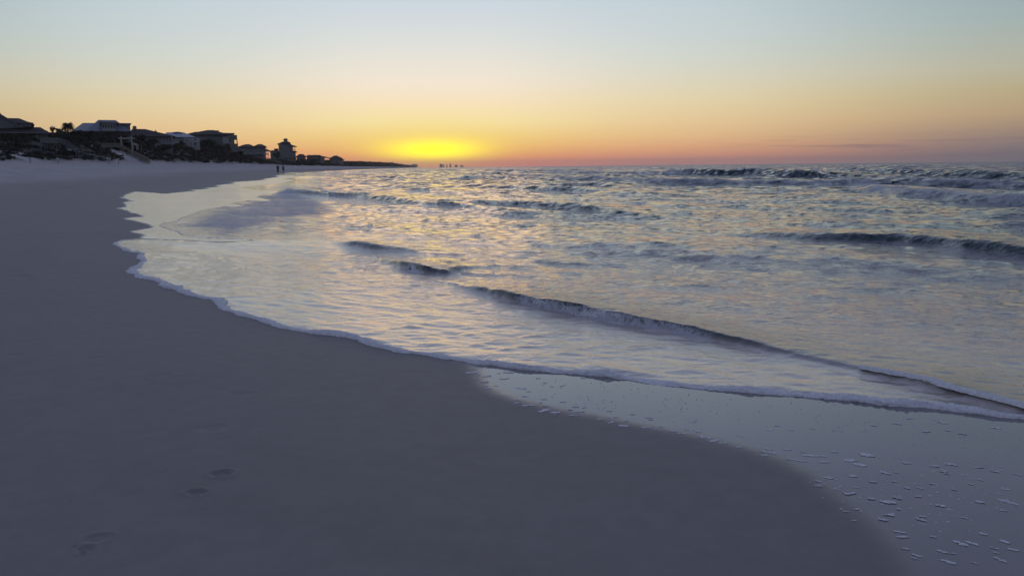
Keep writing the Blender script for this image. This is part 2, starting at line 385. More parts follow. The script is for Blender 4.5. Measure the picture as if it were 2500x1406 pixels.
# ------------------------------------------------------------------ sea
# breaking and rolling crests: photograph points of the crest, height, front width, back width, foam
waves = [
 ([(1130,701,.03),(1200,707,.08),(1260,717,.115),(1340,731,.125),(1430,746,.125),(1520,764,.12),(1620,783,.10),(1720,806,.085),(1820,828,.07),(1900,850,.05),(2000,874,.035),(2100,896,.03),(2220,918,.045),(2260,926,.055),(2320,946,.05),(2400,966,.045),(2500,990,.04),(2640,1020,.04)], .10, .55, .0),
 ([(940,636,.02),(975,638,.09),(1010,641,.14),(1050,650,.14),(1085,657,.11),(1110,668,.03)], .13, .7, .0),
 ([(835,592,.03),(872,588,.13),(920,596,.12),(980,606,.07),(1060,616,.02)], .22, .9, .0),
 ([(850,560,.02),(880,545,.14),(915,549,.08),(950,560,.02)], .35, 1.1, .0),
 ([(930,575,.02),(1000,570,.06),(1060,578,.02)], .3, .9, .0),
 ([(680,468,.05),(705,459,.30),(745,462,.30),(790,469,.22),(830,474,.05)], .8, 2.4, .25),
 ([(860,478,.05),(890,472,.24),(940,476,.26),(1000,484,.25),(1060,492,.20),(1130,496,.06)], .7, 2.2, .15),
 ([(1120,498,.03),(1180,491,.20),(1260,491,.24),(1330,497,.22),(1420,506,.16),(1520,516,.14),(1620,527,.05)], .6, 2.0, .0),
 ([(1060,452,.05),(1150,449,.22),(1250,453,.26),(1350,457,.26),(1450,462,.20),(1550,468,.05)], .9, 3.0, .0),
 ([(870,434,.08),(915,429,.3),(980,431,.32),(1040,434,.1)], 1.2, 3.5, .1),
 ([(740,432,.08),(800,429,.26),(860,431,.1)], 1.2, 3.5, .2),
 ([(1780,568,.02),(1880,562,.09),(2000,565,.14),(2120,566,.17),(2220,569,.18),(2320,577,.19),(2400,588,.19),(2500,602,.18),(2640,625,.15)], .35, 1.2, .0),
 ([(2340,528,.03),(2420,522,.14),(2500,520,.16),(2600,522,.16)], .5, 1.6, .0),
 ([(1600,470,.04),(1680,461,.16),(1740,464,.14),(1800,470,.04)], .8, 2.5, .0),
 ([(1840,466,.04),(1900,460,.14),(1980,465,.04)], .8, 2.5, .0),
 ([(1700,508,.03),(1800,501,.10),(1880,508,.08),(1960,516,.03)], .5, 1.6, .0),
 ([(2080,448,.04),(2160,458,.26),(2240,464,.32),(2330,468,.32),(2420,474,.34),(2500,478,.34),(2640,486,.34)], .9, 3.0, .62),
 ([(2050,440,.1),(2150,440,.3),(2300,443,.35),(2500,446,.35),(2640,450,.3)], 1.2, 4.0, .56),
 ([(1250,426,.15),(1400,431,.40),(1520,434,.45),(1640,438,.5),(1760,438,.5),(1900,439,.5),(2050,441,.4),(2150,444,.1)], 1.3, 4.5, .58),
 ([(1600,424,.3),(1680,419,.6),(1760,416,.85),(1860,414,.95),(1960,416,.9),(2060,420,.5),(2150,424,.3),(2260,426,.15)], 2.2, 6.0, .0),
 ([(1000,416,.2),(1150,414,.45),(1300,417,.5),(1450,420,.5),(1580,422,.4),(1680,427,.1)], 1.8, 5.5, .6),
 ([(2000,412,.3),(2100,409,.7),(2200,411,.6),(2280,415,.2)], 2.2, 6, .0),
 ([(2080,424,.2),(2180,417,.6),(2300,416,.75),(2420,419,.75),(2520,421,.75),(2640,424,.6)], 1.8, 5, .0),
 ([(1500,600,.01),(1560,594,.04),(1640,600,.04),(1700,606,.01)], .35, .9, .0),
 ([(1540,690,.0),(1600,684,.025),(1700,692,.025),(1780,700,.0)], .2, .5, .0),
 ([(880,818,0.0015),(980,800,0.011),(1085,786,0.0015)], .035, .07, .0),
 ([(1060,830,0.0015),(1150,818,0.011),(1235,807,0.0015)], .035, .07, .0),
 ([(1130,850,0.0015),(1220,832,0.011),(1330,818,0.011),(1400,813,0.0015)], .035, .07, .0),
 ([(1180,862,0.0015),(1270,850,0.011),(1350,845,0.0015)], .035, .07, .0),
 ([(1290,880,0.0015),(1400,858,0.011),(1520,838,0.0015)], .035, .07, .0),
 ([(360,615,0.0015),(450,628,0.011),(530,633,0.0015)], .035, .07, .0),
 ([(385,637,0.0015),(450,640,0.011),(500,646,0.0015)], .035, .07, .0),
 ([(540,728,0.0015),(590,725,0.011),(640,721,0.0015)], .035, .07, .0),
 ([(700,648,0.0015),(800,655,0.011),(900,662,0.0015)], .035, .07, .0),
 ([(800,700,0.0015),(900,690,0.011),(960,694,0.0015)], .035, .07, .0),
 ([(1450,872,0.0015),(1560,850,0.011),(1640,842,0.0015)], .035, .07, .0),
 ([(640,600,0.0015),(760,604,0.011),(860,610,0.0015)], .035, .07, .0),
 ([(480,600,0.0015),(560,603,0.011),(640,612,0.0015)], .035, .07, .0),
 ([(1280,640,.0),(1340,632,.03),(1420,640,.02),(1480,648,.0)], .25, .6, .0),
]
# longer random swells filling the water between the named crests
for k in range(46):
    Yk = math.exp(rng.uniform(math.log(16), math.log(420))); Xk = rng.uniform(-0.18, 0.72)*Yk
    if Xk < from_o(24, Yk)[0]+12: continue
    a0 = min(0.5, 0.02+0.0036*Yk)*rng.uniform(.4, 1); L = rng.uniform(.25, .6)*min(Yk, 160)**0.8*1.2
    dd = np.array([.35, -.94]) if Yk < 60 else np.array([.2, -.98]); pts = []
    for i in range(7):
        tt = (i/6-0.5)*L; p = np.array([Xk, Yk])+dd*tt+np.array([.94, .35])*rng.uniform(-.05, .05)*L
        pts.append((p[0], p[1], a0*math.sin(math.pi*(i+.15)/6.3)))
    waves.append((pts, 0.25+0.012*Yk, 0.8+0.03*Yk, 0.0, 'w'))

x, y, rr, q = fan(rings(2.6, 0.72, 0.0125, 7000), 1000, 41)
s = s_of(x, y)
keep = (s[q].max(axis=1) > -0.25)
x, y, q, s, rr = compact(x, y, q, keep, s, rr)
nv = len(x)
z0 = zs(np.maximum(y, 0))
def wbase(s, y): return zs(y)*np.exp(-s/9)-0.15*(1-np.exp(-s/3.2))
z = np.where(s > 0, wbase(np.maximum(s, 0), y)+0.013*(1-np.exp(-s/.06)), z0-0.5*(-s))
spx = np.minimum(0.72*rr*rr/(H*819), 0.0125*rr)                 # radial spacing
off = sstep(s, 0.6, 3.0); off2 = sstep(s, 1.2, 8.0); off3 = sstep(s, 6, 30)
dx = np.zeros(nv); dy = np.zeros(nv)
calm = 0.45+0.9*fbm(x*.18/np.clip(rr/25, 1, 8), y*.10/np.clip(rr/25, 1, 8), 3, 14)
nw = 96
for k in range(nw):
    lam = 0.10*(180)**((k+rng.random())/nw)
    sp = 0.55 if lam > 2 else 0.95
    th = math.atan2(-.85, -.55)+rng.normal(0, sp*0.55)
    kx, ky = math.cos(th)*2*math.pi/lam, math.sin(th)*2*math.pi/lam
    ph = rng.random()*6.283
    slope = 0.050*(1.0 if lam < 0.9 else (0.42 if lam < 2.5 else 0.30))
    a = slope*lam/(2*math.pi)*(1 if lam < 6 else 6/lam)
    env = sstep(lam/(2.6*np.minimum(spx, 2.2)), 0.45, 0.95)
    if lam < 0.45: zone = 0.36-0.04*off+0.08*off2+.45*off3
    elif lam < 1.6: zone = 0.05+0.15*off+0.32*off2+.6*off3
    else: zone = 0.0+0.12*off+0.5*off2+0.45*off3
    pch = 0.5+vnoise(x/(lam*7), y/(lam*7), k)
    A = a*env*zone*pch*calm*(1-0.85*sstep(rr, 90, 400))
    arg = kx*x+ky*y+ph
    z += A*np.cos(arg)*np.where(s > 0, 1, 0)
    dx -= 0.8*A*math.cos(th)*np.sin(arg); dy -= 0.8*A*math.sin(th)*np.sin(arg)
foam = np.zeros(nv); thick = np.zeros(nv)
shoreward = np.array([-.9, -.42])
roller = {}; bases = {}
for wi, w in enumerate(waves):
    pts, wf, wb, fo = w[:4]
    if len(w) == 5: P3 = [np.array(p, float) for p in pts]
    else:
        P3 = []
        for (px, py, a) in pts:
            a = a*(.72 if (hit(px, py)[1] < 13 or (px < 1100 and hit(px, py)[1] < 21)) else (.85 if hit(px, py)[1] > 62 else .92))
            h = hit(px, py, a)
            for _ in range(3):
                sv = max(0.0, float(s_of(np.array([h[0]]), np.array([h[1]]))[0])); h = hit(px, py, a+float(wbase(sv, h[1])))
            P3.append(np.array([h[0], h[1], a])); bases.setdefault(wi, []).append(h[2] if len(h) > 2 else float(wbase(sv, h[1])))
    P3 = np.array(P3)
    if len(w) == 4: P3[:, 0] += .9*.45*P3[:, 2]; P3[:, 1] += .42*.6*P3[:, 2]
    roller[wi] = P3
    m = (x > P3[:, 0].min()-4*wb) & (x < P3[:, 0].max()+4*wb) & (y > P3[:, 1].min()-4*wb) & (y < P3[:, 1].max()+4*wb)
    if not m.any(): continue
    xm, ym = x[m], y[m]; best = np.full(xm.shape, 1e9); sg = np.zeros(xm.shape); am = np.zeros(xm.shape); nx = np.zeros(xm.shape); ny = np.zeros(xm.shape)
    for a, b_ in zip(P3[:-1], P3[1:]):
        d = b_[:2]-a[:2]; L = d@d; n_ = np.array([d[1], -d[0]])/math.sqrt(L)
        if n_@shoreward < 0: n_ = -n_
        tr = ((xm-a[0])*d[0]+(ym-a[1])*d[1])/L; tt = np.clip(tr, 0, 1)
        ex = xm-a[0]-tt*d[0]; ey = ym-a[1]-tt*d[1]; dd = np.hypot(ex, ey)
        k = dd < best; best = np.where(k, dd, best)
        sg = np.where(k, np.where(ex*n_[0]+ey*n_[1] > 0, 1, -1), sg); am = np.where(k, a[2]+(b_[2]-a[2])*tt, am)
        nx = np.where(k, n_[0], nx); ny = np.where(k, n_[1], ny)
    u = best*sg+0.12*wf*(fbm(xm/wf*.8, ym/wf*.8, 2, wi)-.5)*2
    am = am*(0.86+0.28*fbm(xm/wf*0.5, ym/wf*.5, 2, wi+50))
    prof = np.where(u > 0, np.exp(-(u/(0.85*wf))**2), np.exp(-(np.abs(u)/wb)**1.5))
    dip = -0.05*np.exp(-((u-2.3*wf)/(1.0*wf))**2)
    z[m] += am*(prof+dip); thick[m] += am*prof
    lean = am*0.9*np.where(u > 0, prof, prof**2)
    dx[m] += nx*lean; dy[m] += ny*lean
    if fo:
        ff = np.where(u > 0, np.exp(-(u/(2.0*wf))**2), np.exp(-(u/(0.7*wb if fo > .3 else .2*wb))**2))*sstep(am, 0.03, 0.12)*fo
        foam[m] = np.maximum(foam[m], ff)
x0, y0 = x.copy(), y.copy()
x = x+dx; y = y+dy
# foam zones (photograph outlines put on the water plane)
bay = [hits(*p) for p in [(386,550),(440,525),(500,508),(560,495),(600,478),(660,466),(740,468),(800,478),(850,500),(840,512),(790,520),(740,540),(690,556),(640,575),(610,588),(540,584),(440,577)]]
fb = sdist(x0, y0, bay, bay+[bay[0]])
foam = np.maximum(foam, 0.64*sstep(fb+1.2*(fbm(x0*.6, y0*.6, 3, 6)-.5), -0.6, 1.3)*sstep(s, 0, .1))
rf = np.zeros(nv)
for a, b_ in zip(roller[0][:-1], roller[0][1:]):
    pass
rd = polydist(x0+.06, y0+.08, roller[0][1:13, :2])
foam = np.maximum(foam, 0.64*np.exp(-(rd/0.11)**4)*sstep(x0, hit(1240,720,.05)[0], hit(1290,720,.05)[0])*(1-sstep(x0, hit(1700,800,.05)[0], hit(1850,830,.05)[0])))
lace = [hit(*p) for p in [(1560,800),(1700,790),(2000,770),(2300,780),(2600,800),(2700,1000),(2400,930),(2100,890),(1850,845)]]
fl = sdist(x0, y0, lace, lace+[lace[0]])
foam = np.maximum(foam, 0.28*sstep(fl+0.4*(fbm(x0*1.5, y0*1.5, 3, 7)-.5), -0.2, 0.5))
foam = np.maximum(foam, np.exp(-np.maximum(s, 0)/0.05)*0.9*(s > -0.02)*(rr < 25))
foam = np.maximum(foam, 0.42*np.exp(-np.maximum(s, 0)/0.4)*(rr < 40))
shal = np.exp(-np.maximum(s-0.8, 0)/np.interp(rr, [0, 20, 80], [8.0, 8.0, 8.0]))*np.exp(-thick/0.03)
rip = 0.35+0.65*sstep(s, 0.5, 4)
lr = np.log(np.maximum(rr, 1)); zz_ = sstep(s, 0.6, 5)
def bandw(c_, w_): return np.exp(-((lr-math.log(c_))/w_)**2)
b1 = bandw(9, .75)*(0.12+.88*zz_)*.24; b2 = bandw(26, .8)*zz_; b3 = bandw(90, .85)*zz_*1.6; b4 = 1.2*sstep(lr, math.log(80), math.log(350))
farp = sstep(rr, 14, 90)*zz_
water = bpy.data.materials.new('sea_water'); water.use_nodes = True; t = water.node_tree
b = t.nodes['Principled BSDF']; geo = N(t, 'ShaderNodeNewGeometry'); ps = geo.outputs['Position']
a_f, a_s, a_r, a_d = attr(t, 'foam'), attr(t, 'shallow'), attr(t, 'ripple'), attr(t, 'far')
n1 = noise(t, ps, 55, 3); n2 = noise(t, ps, 14, 4); n3 = noise(t, ps, 3.2, 4)
hh = math_(t, 'ADD', math_(t, 'MULTIPLY', n1, 0.16), math_(t, 'ADD', math_(t, 'MULTIPLY', n2, 0.6), math_(t, 'MULTIPLY', n3, 1.2)))
bp = N(t, 'ShaderNodeBump'); bp.inputs['Distance'].default_value = 0.03; t.links.new(hh, bp.inputs['Height']); t.links.new(a_r, bp.inputs['Strength'])
def vscale(v, s_):
    n = N(t, 'ShaderNodeVectorMath', operation='SCALE'); t.links.new(v, n.inputs[0])
    if isinstance(s_, float): n.inputs[3].default_value = s_
    else: t.links.new(s_, n.inputs[3])
    return n.outputs[0]
def vadd(a_, b_):
    n = N(t, 'ShaderNodeVectorMath', operation='ADD')
    for i, v in enumerate((a_, b_)):
        if isinstance(v, tuple): n.inputs[i].default_value = v
        else: t.links.new(v, n.inputs[i])
    return n.outputs[0]
half = (-.5, -.5, -.5)
vv = None
for nm_, sc_ in (('b1', 13.0), ('b2', 4.2), ('b3', 1.3), ('b4', 0.32)):
    v0 = vadd(noise(t, ps, sc_, 2.0, .6, 1), half)
    va = N(t, 'ShaderNodeVectorMath', operation='ABSOLUTE'); t.links.new(v0, va.inputs[0])
    vm = N(t, 'ShaderNodeVectorMath', operation='MULTIPLY'); t.links.new(v0, vm.inputs[0]); t.links.new(va.outputs[0], vm.inputs[1])
    v_ = vscale(vadd(vscale(v0, 0.35), vscale(vm.outputs[0], 6.5)), attr(t, nm_)); vv = v_ if vv is None else vadd(vv, v_)
bias = N(t, 'ShaderNodeVectorMath', operation='SCALE'); bias.inputs[0].default_value = (-.10, -.14, 0); t.links.new(a_d, bias.inputs[3])
nmul = N(t, 'ShaderNodeVectorMath', operation='MULTIPLY'); t.links.new(vv, nmul.inputs[0]); nmul.inputs[1].default_value = (1, 1, 0)
nv_ = vadd(vadd(bp.outputs[0], vscale(nmul.outputs[0], 1.15)), bias.outputs[0])
nn = N(t, 'ShaderNodeVectorMath', operation='NORMALIZE'); t.links.new(nv_, nn.inputs[0])
t.links.new(nn.outputs[0], b.inputs['Normal'])
base = mixc(t, a_s, (0.018, 0.050, 0.058), (0.52, 0.45, 0.39))  # milky shallows, with warm sky reflection also put into the colour
t.links.new(base, b.inputs['Base Color']); t.links.new(math_(t, 'ADD', math_(t, 'MULTIPLY', a_s, 0.60), 1.34), b.inputs['IOR'])
b.inputs['Roughness'].default_value = 0.05
fm = bpy.data.node_groups  # (unused)
df = N(t, 'ShaderNodeBsdfDiffuse'); df.inputs['Color'].default_value = (0.60, 0.62, 0.66, 1)
fb2 = N(t, 'ShaderNodeBump'); fb2.inputs['Distance'].default_value = 0.03; fb2.inputs['Strength'].default_value = 0.8
fn = noise(t, ps, 18, 6, .7); fn2 = math_(t, 'ADD', math_(t, 'MULTIPLY', noise(t, ps, 2.6, 6, .65), 0.5), math_(t, 'MULTIPLY', noise(t, ps, 0.35, 5, .65), 0.5))
t.links.new(fn, fb2.inputs['Height']); t.links.new(fb2.outputs[0], df.inputs['Normal'])
fsum = math_(t, 'MULTIPLY_ADD', math_(t, 'SUBTRACT', math_(t, 'ADD', math_(t, 'MULTIPLY', fn, 0.55), math_(t, 'MULTIPLY', fn2, 0.45)), 0.5), 2.6, 0.5)
ffac = math_(t, 'MULTIPLY', sm(t, math_(t, 'ADD', fsum, math_(t, 'SUBTRACT', a_f, 1.0)), -0.14, 0.20), math_(t, 'MINIMUM', math_(t, 'MULTIPLY', a_f, 1.4), 0.92))
ms = N(t, 'ShaderNodeMixShader'); t.links.new(ffac, ms.inputs[0]); t.links.new(b.outputs[0], ms.inputs[1]); t.links.new(df.outputs[0], ms.inputs[2])
t.links.new(ms.outputs[0], t.nodes['Material Output'].inputs[0])
sea = mesh_np('sea', np.stack([x, y, z], 1), q, water, attrs={'foam': foam, 'shallow': shal, 'ripple': rip, 'far': farp, 'b1': b1, 'b2': b2, 'b3': b3, 'b4': b4})
tag(sea, 'choppy green-blue sea with low rollers and thin swash running up the beach', kind='structure')

# ------------------------------------------------------------------ foam
foamm = mat('foam', (0.86, 0.86, 0.87), 0.7, 0.10, 60, 0.25, bump=0.5)
def ribbon(name, P, wfun, hfun, step, label, sec=12, zoff=None, seed=0, rough=0.35):
    P = np.array(P); L = np.concatenate([[0], np.cumsum(np.hypot(*np.diff(P[:, :2], axis=0).T))])
    n = int(L[-1]/step); tt = np.linspace(0, L[-1], n)
    cx = np.interp(tt, L, P[:, 0]); cy = np.interp(tt, L, P[:, 1]); cz = np.interp(tt, L, P[:, 2])
    tx = np.gradient(cx); ty = np.gradient(cy); k = np.hypot(tx, ty)+1e-9; nx, ny = ty/k, -tx/k
    ker = np.ones(9)/9; nx = np.convolve(nx, ker, 'same'); ny = np.convolve(ny, ker, 'same')
    w = wfun(tt, cx, cy); h = hfun(tt, cx, cy)
    V = []
    for j in range(sec+1):
        a = math.pi*j/sec; ca, sa = math.cos(a), math.sin(a)
        d = 1+rough*2*(fbm(tt*14+j*.9, np.full(n, j*.55)+seed, 3, seed)-.5)+rough*(vnoise(tt*60, np.full(n, j*1.3), seed+4)-.5)
        V.append(np.stack([cx+nx*ca*w*d, cy+ny*ca*w*d, cz+sa*h*d-0.004], 1))
    V = np.array(V).transpose(1, 0, 2).reshape(-1, 3); m = sec+1
    i = np.arange(n-1)[:, None]; j = np.arange(sec)[None]
    q = np.stack([i*m+j, i*m+j+1, (i+1)*m+j+1, (i+1)*m+j], -1).reshape(-1, 4)
    o = mesh_np(name, V, q, foamm); return tag(o, label, kind='stuff')
tip = hits(540, 591); kt = min(range(len(line)), key=lambda i: np.hypot(*(line[i]-tip))); nl = line[:kt+1]
EL = float(np.sum(np.hypot(*np.diff(np.array([rightpts[4], rightpts[5]]+nl), axis=0).T)))
def tp(t_): return 0.25+0.75*(1-sstep(t_, EL-7, EL-1))*1.0
fe = [np.array([p[0], p[1], float(zs(p[1]))+0.0]) for p in ([rightpts[4], rightpts[5]]+nl)]
ribbon('foam_edge', fe, lambda t_, a, c_: (0.008+0.085*fbm(t_*3.2, a*0, 3, 1)**1.5)*np.clip(0.7+c_*0.06, .8, 1.5)*tp(t_),
       lambda t_, a, c_: (0.008+0.05*fbm(t_*3.5, a*0+7, 3, 2)**1.6)*tp(t_), 0.012, 'long white foam edge of the swash curving over the sand', seed=3)
# second foam bead on the right end of the near roller
r0 = roller[0]; k0 = [np.array([p[0], p[1], p[2]+bb]) for p, bb in zip(r0, bases[0]) if p[0] > 2.25]
ribbon('foam_crest', [np.array([p[0]-.03, p[1]-.05, p[2]+0.012]) for p in k0], lambda t_, a, c_: 0.03+0.015*fbm(t_*3, a*0, 2, 1),
       lambda t_, a, c_: 0.014+0.012*fbm(t_*4, a*0, 2, 2), 0.012, 'thin foam bead on the right end of the near roller', seed=9)
def whitewater(name, wi, wf, x_lo, x_hi, label, seed, size):
    V = []; Fc = []
    P3 = np.array([list(p)+[bb] for p, bb in zip(roller[wi], bases[wi]) if x_lo-.05 <= p[0] <= x_hi+.05]); L = np.concatenate([[0], np.cumsum(np.hypot(*np.diff(P3[:, :2], axis=0).T))])
    n = int(L[-1]/size*3.2)
    ph = np.radians([0, 60, 120, 180, 240, 300])
    for k in range(n*5):
        tt = rng.uniform(0, L[-1]); cx = np.interp(tt, L, P3[:, 0]); cy = np.interp(tt, L, P3[:, 1]); a = np.interp(tt, L, P3[:, 2])*.9; bs = np.interp(tt, L, P3[:, 3])
        e = math.sin(math.pi*min(1, max(0, tt/L[-1])))**0.5
        u = rng.uniform(-.1, 1.9)*wf; prof = math.exp(-(max(u, 0)/wf)**2)
        lean = a*.9*prof
        d = np.array([P3[-1][0]-P3[0][0], P3[-1][1]-P3[0][1]]); d /= np.hypot(*d); nn_ = np.array([d[1], -d[0]])
        if nn_@shoreward < 0: nn_ = -nn_
        clump = vnoise(np.array([tt*9.]), np.array([u*14]), seed)[0]
        if clump < 0.22: continue
        r = size*rng.uniform(.35, 1.25)*(.4+clump)*e
        c_ = np.array([cx+nn_[0]*(u+lean), cy+nn_[1]*(u+lean), bs+a*prof+0.4*r+rng.uniform(0, .3)*size])
        b0 = len(V); ax = r*rng.uniform(.8, 1.5); az_ = r*rng.uniform(.7, 1.1)
        V.append(c_+[0, 0, az_])
        for p in ph: V.append(c_+[ax*.8*math.cos(p)*rng.uniform(.7, 1.2), ax*.8*math.sin(p)*rng.uniform(.7, 1.2), az_*.45*rng.uniform(.5, 1.5)])
        for p in ph: V.append(c_+[ax*math.cos(p+.5), ax*math.sin(p+.5), -az_*.6])
        for i in range(6):
            j = (i+1) % 6
            Fc.append((b0, b0+1+i, b0+1+j)); Fc.append((b0+1+i, b0+7+i, b0+1+j)); Fc.append((b0+1+j, b0+7+i, b0+7+j))
    o = mesh_np(name, np.array(V), np.array(Fc), foamm); return tag(o, label, kind='stuff')
whitewater('breaking_foam', 0, .085, hit(1250,720,.1)[0], hit(1740,808,.09)[0], 'tumbling foam on the breaking middle of the near roller', 5, .0085)
whitewater('breaking_foam', 1, .13, hit(976,638,.09)[0], hit(1052,650,.14)[0], 'tumbling foam of the small curling wave left of the near roller', 8, .013)

# foam clumps left on the wet sand (photograph position, length in photograph pixels)
clumps = [(1187,920,26),(1152,902,24),(1150,912,36),(1168,917,16),(1160,928,16),(1183,936,22),(1241,911,30),(1231,927,28),(1190,952,22),(1185,947,14),(1271,951,30),(1291,960,16),(1281,973,24),(1262,982,22),(1262,990,20),(1291,997,36),(1325,1011,34),(1357,1015,26),(1397,1022,30),(1374,987,22),(1327,980,18),(1320,990,14),(1333,998,16),(1405,999,20),(1425,1001,14),(1410,1012,14),(1392,1007,14),(1423,1012,12),(1432,1029,12),(1463,1032,16),(1490,1040,20),(1521,1048,28),(1488,1010,16),(1544,1018,16),(1530,1034,12),(1504,1025,14),(1583,1026,22),(1589,1032,14),(1580,1052,26),(1614,1050,14),(1645,1061,22),(1665,1068,24),(1683,1058,26),(1706,1063,16),(1691,1036,24),(1723,1077,34),(1745,1085,26),(1766,1092,24),(1805,1073,16),(1805,1103,16),(1875,1106,22),(1863,1114,22),(1886,1118,26),(1865,1124,22),(1922,1108,22),(1961,1115,16),(1993,1124,66),(1928,1135,22),(1955,1138,30),(2010,1140,26),(2037,1114,18),(2077,1137,36),(2105,1117,16),(2117,1123,34),(2100,1147,32),(2212,1141,28),(2161,1168,28),(2187,1166,14),(2080,1175,22),(2022,1181,26),(1997,1190,20),(1998,1203,20),(2131,1191,20),(2213,1205,16),(2182,1190,18),(2278,1148,22),(2312,1143,14),(2325,1145,20),(2303,1163,18),(2313,1169,16),(2390,1151,20),(2430,1161,18),(2482,1168,20),(2073,1222,34),(2085,1177,14),(2088,1205,14),(2166,1242,40),(2127,1236,20),(2246,1206,16),(2275,1195,16),(2190,1233,24),(2368,1195,14),(2394,1184,16),(2329,1210,14),(2295,1253,24),(2238,1228,16),(2091,1262,18),(2065,1269,16),(2193,1262,18),(2170,1277,32),(2155,1291,26),(2248,1291,24),(2252,1281,16),(2352,1283,16),(2452,1207,22),(2462,1240,50),(2393,1242,20),(2449,1264,18),(2195,1322,30),(2203,1336,30),(2277,1334,18),(2085,1293,14),(2344,1351,34),(2371,1349,30),(2399,1325,20),(2452,1345,24),(2210,1366,20),(2236,1384,26),(2230,1391,18),(2300,1373,26),(2325,1377,20),(2427,1363,20),(2470,1365,24),(2312,1398,36),(2378,1401,22),(2431,1374,16),(2440,1392,30),(1217,913,10),(1330,937,12),(1347,947,10),(1373,945,12),(1211,946,12),(1315,925,14),(1424,924,14),(1876,1056,22),(1900,1045,22),(1930,1057,14),(1983,1052,14),(2035,1057,12),(2132,1043,16),(2300,1035,24),(2193,1038,20),(2430,1047,22),(2315,1055,22),(2262,1059,20),(2350,1064,20),(2220,1024,16)]
fbase = []
for k in range(12):
    bm = bmesh.new(); nb = random.choice([3, 4, 5, 7, 9]); u = -.4; vv_ = 0
    for l in range(nb):
        rad_ = random.uniform(.08, .20)*(1.2 if nb < 6 else .85); u = -.5+rad_+(1-2*rad_)*(l+.5*random.random())/nb; vv_ = .75*vv_+random.uniform(-.16, .16)
        bmesh.ops.create_icosphere(bm, subdivisions=2, radius=rad_, matrix=Matrix.Translation((u, vv_, 0)) @ Matrix.Diagonal((random.uniform(1, 1.6), 1, .8, 1)))
    for v in bm.verts:
        n_ = float(fbm(np.array([v.co.x*11+k*5]), np.array([v.co.y*11+v.co.z*7]), 3, k)[0])-.5
        v.co += v.normal*0.10*n_*2
        v.co.z = max(v.co.z, -.03)
    me = bpy.data.meshes.new('foam_clump'); bm.to_mesh(me); bm.free(); me.materials.append(foamm)
    me.polygons.foreach_set('use_smooth', [True]*len(me.polygons)); fbase.append(me)
special = {57: 'longest thin straight foam streak on the wet sand', 113: 'thick wavy foam clump beside the bottom right corner', 92: 'forked foam clump shaped like a wishbone on the wet sand'}
for i, (px, py, ln) in enumerate(clumps):
    p = hits(px, py); zz = float(land_z(np.array([p[0]]), np.array([p[1]]), np.array([-0.3]))[0])
    zz = float(zs(p[1]))+0.02*float(-s_of(np.array([p[0]]), np.array([p[1]]))[0])
    L = ln/F*math.hypot(p[0], p[1])*1.05
    o = bpy.data.objects.new('foam_clump', random.choice(fbase)); col.objects.link(o)
    o.location = (p[0], p[1], zz+0.001); o.rotation_euler = (0, 0, random.uniform(-.35, .35)+(math.pi if random.random() < .5 else 0)-math.atan2(p[0], p[1]))
    o.scale = (L*.95, L*random.uniform(.6, 1.1)*(0.5 if ln > 45 else 1), min(L*.34, 0.015))
    if i in special: tag(o, special[i], 'foam', 'foam clumps on the wet sand')
    else: tag(o, 'small white foam clump left on the wet sand', 'foam', 'foam clumps on the wet sand')
# fine bubbles between the clumps
V = []; Fc = []; cnt = 0
ph = np.radians([0, 72, 144, 216, 288])
while cnt < 520:
    px = rng.uniform(1130, 2560); py = rng.uniform(895, 1420); p = hits(px, py)
    if not (inside(np.array([p[0]]), np.array([p[1]]), film2_poly)[0]): continue
    sp_ = float(-s_of(np.array([p[0]]), np.array([p[1]]))[0])
    if sp_ < 0.12 or fbm(np.array([p[0]*2]), np.array([p[1]*2]), 2, 77)[0] < 0.42: continue
    cnt += 1; r = rng.uniform(.0012, .0042)*(1+p[1]*.08); zz = float(zs(p[1]))+0.02*sp_; b0 = len(V)
    V.append((p[0], p[1], zz+r*.9))
    for a in ph: V.append((p[0]+1.5*r*math.cos(a), p[1]+r*math.sin(a), zz-0.001))
    for k in range(5): Fc.append((b0, b0+1+k, b0+1+(k+1) % 5))
tag(mesh_np('foam_bubbles', np.array(V), np.array(Fc), foamm), 'fine foam bubbles scattered over the wet sand', kind='stuff')

# ------------------------------------------------------------------ vegetation
leaf = mat('dune_leaf', (0.022, 0.028, 0.018), 0.75, 0.5, 0.8, 0.2)
leaf2 = mat('tree_leaf', (0.024, 0.031, 0.018), 0.7, 0.4, 1.0, 0.2)
bark = mat('bark', (0.10, 0.08, 0.06), 0.9, 0.3, 6)
def leaves(C_, size, jit=1.0):
    """random leaf-clump quads round the points C_ (n,3), sizes (n,)"""
    n = len(C_); a = rng.normal(size=(n, 3)); a /= np.linalg.norm(a, axis=1)[:, None]
    b_ = rng.normal(size=(n, 3)); b_ -= a*(a*b_).sum(1)[:, None]; b_ /= np.linalg.norm(b_, axis=1)[:, None]
    s1 = (size*rng.uniform(.6, 1.3, n))[:, None]; s2 = (size*rng.uniform(.35, .8, n))[:, None]
    V = np.stack([C_-a*s1, C_-b_*s2, C_+a*s1, C_+b_*s2], 1).reshape(-1, 3)
    return V, np.arange(4*n).reshape(-1, 4)
def gz(x, y):
    x = np.atleast_1d(np.asarray(x, float)); y = np.atleast_1d(np.asarray(y, float)); return land_z(x, y, np.full(x.shape, -50.0))
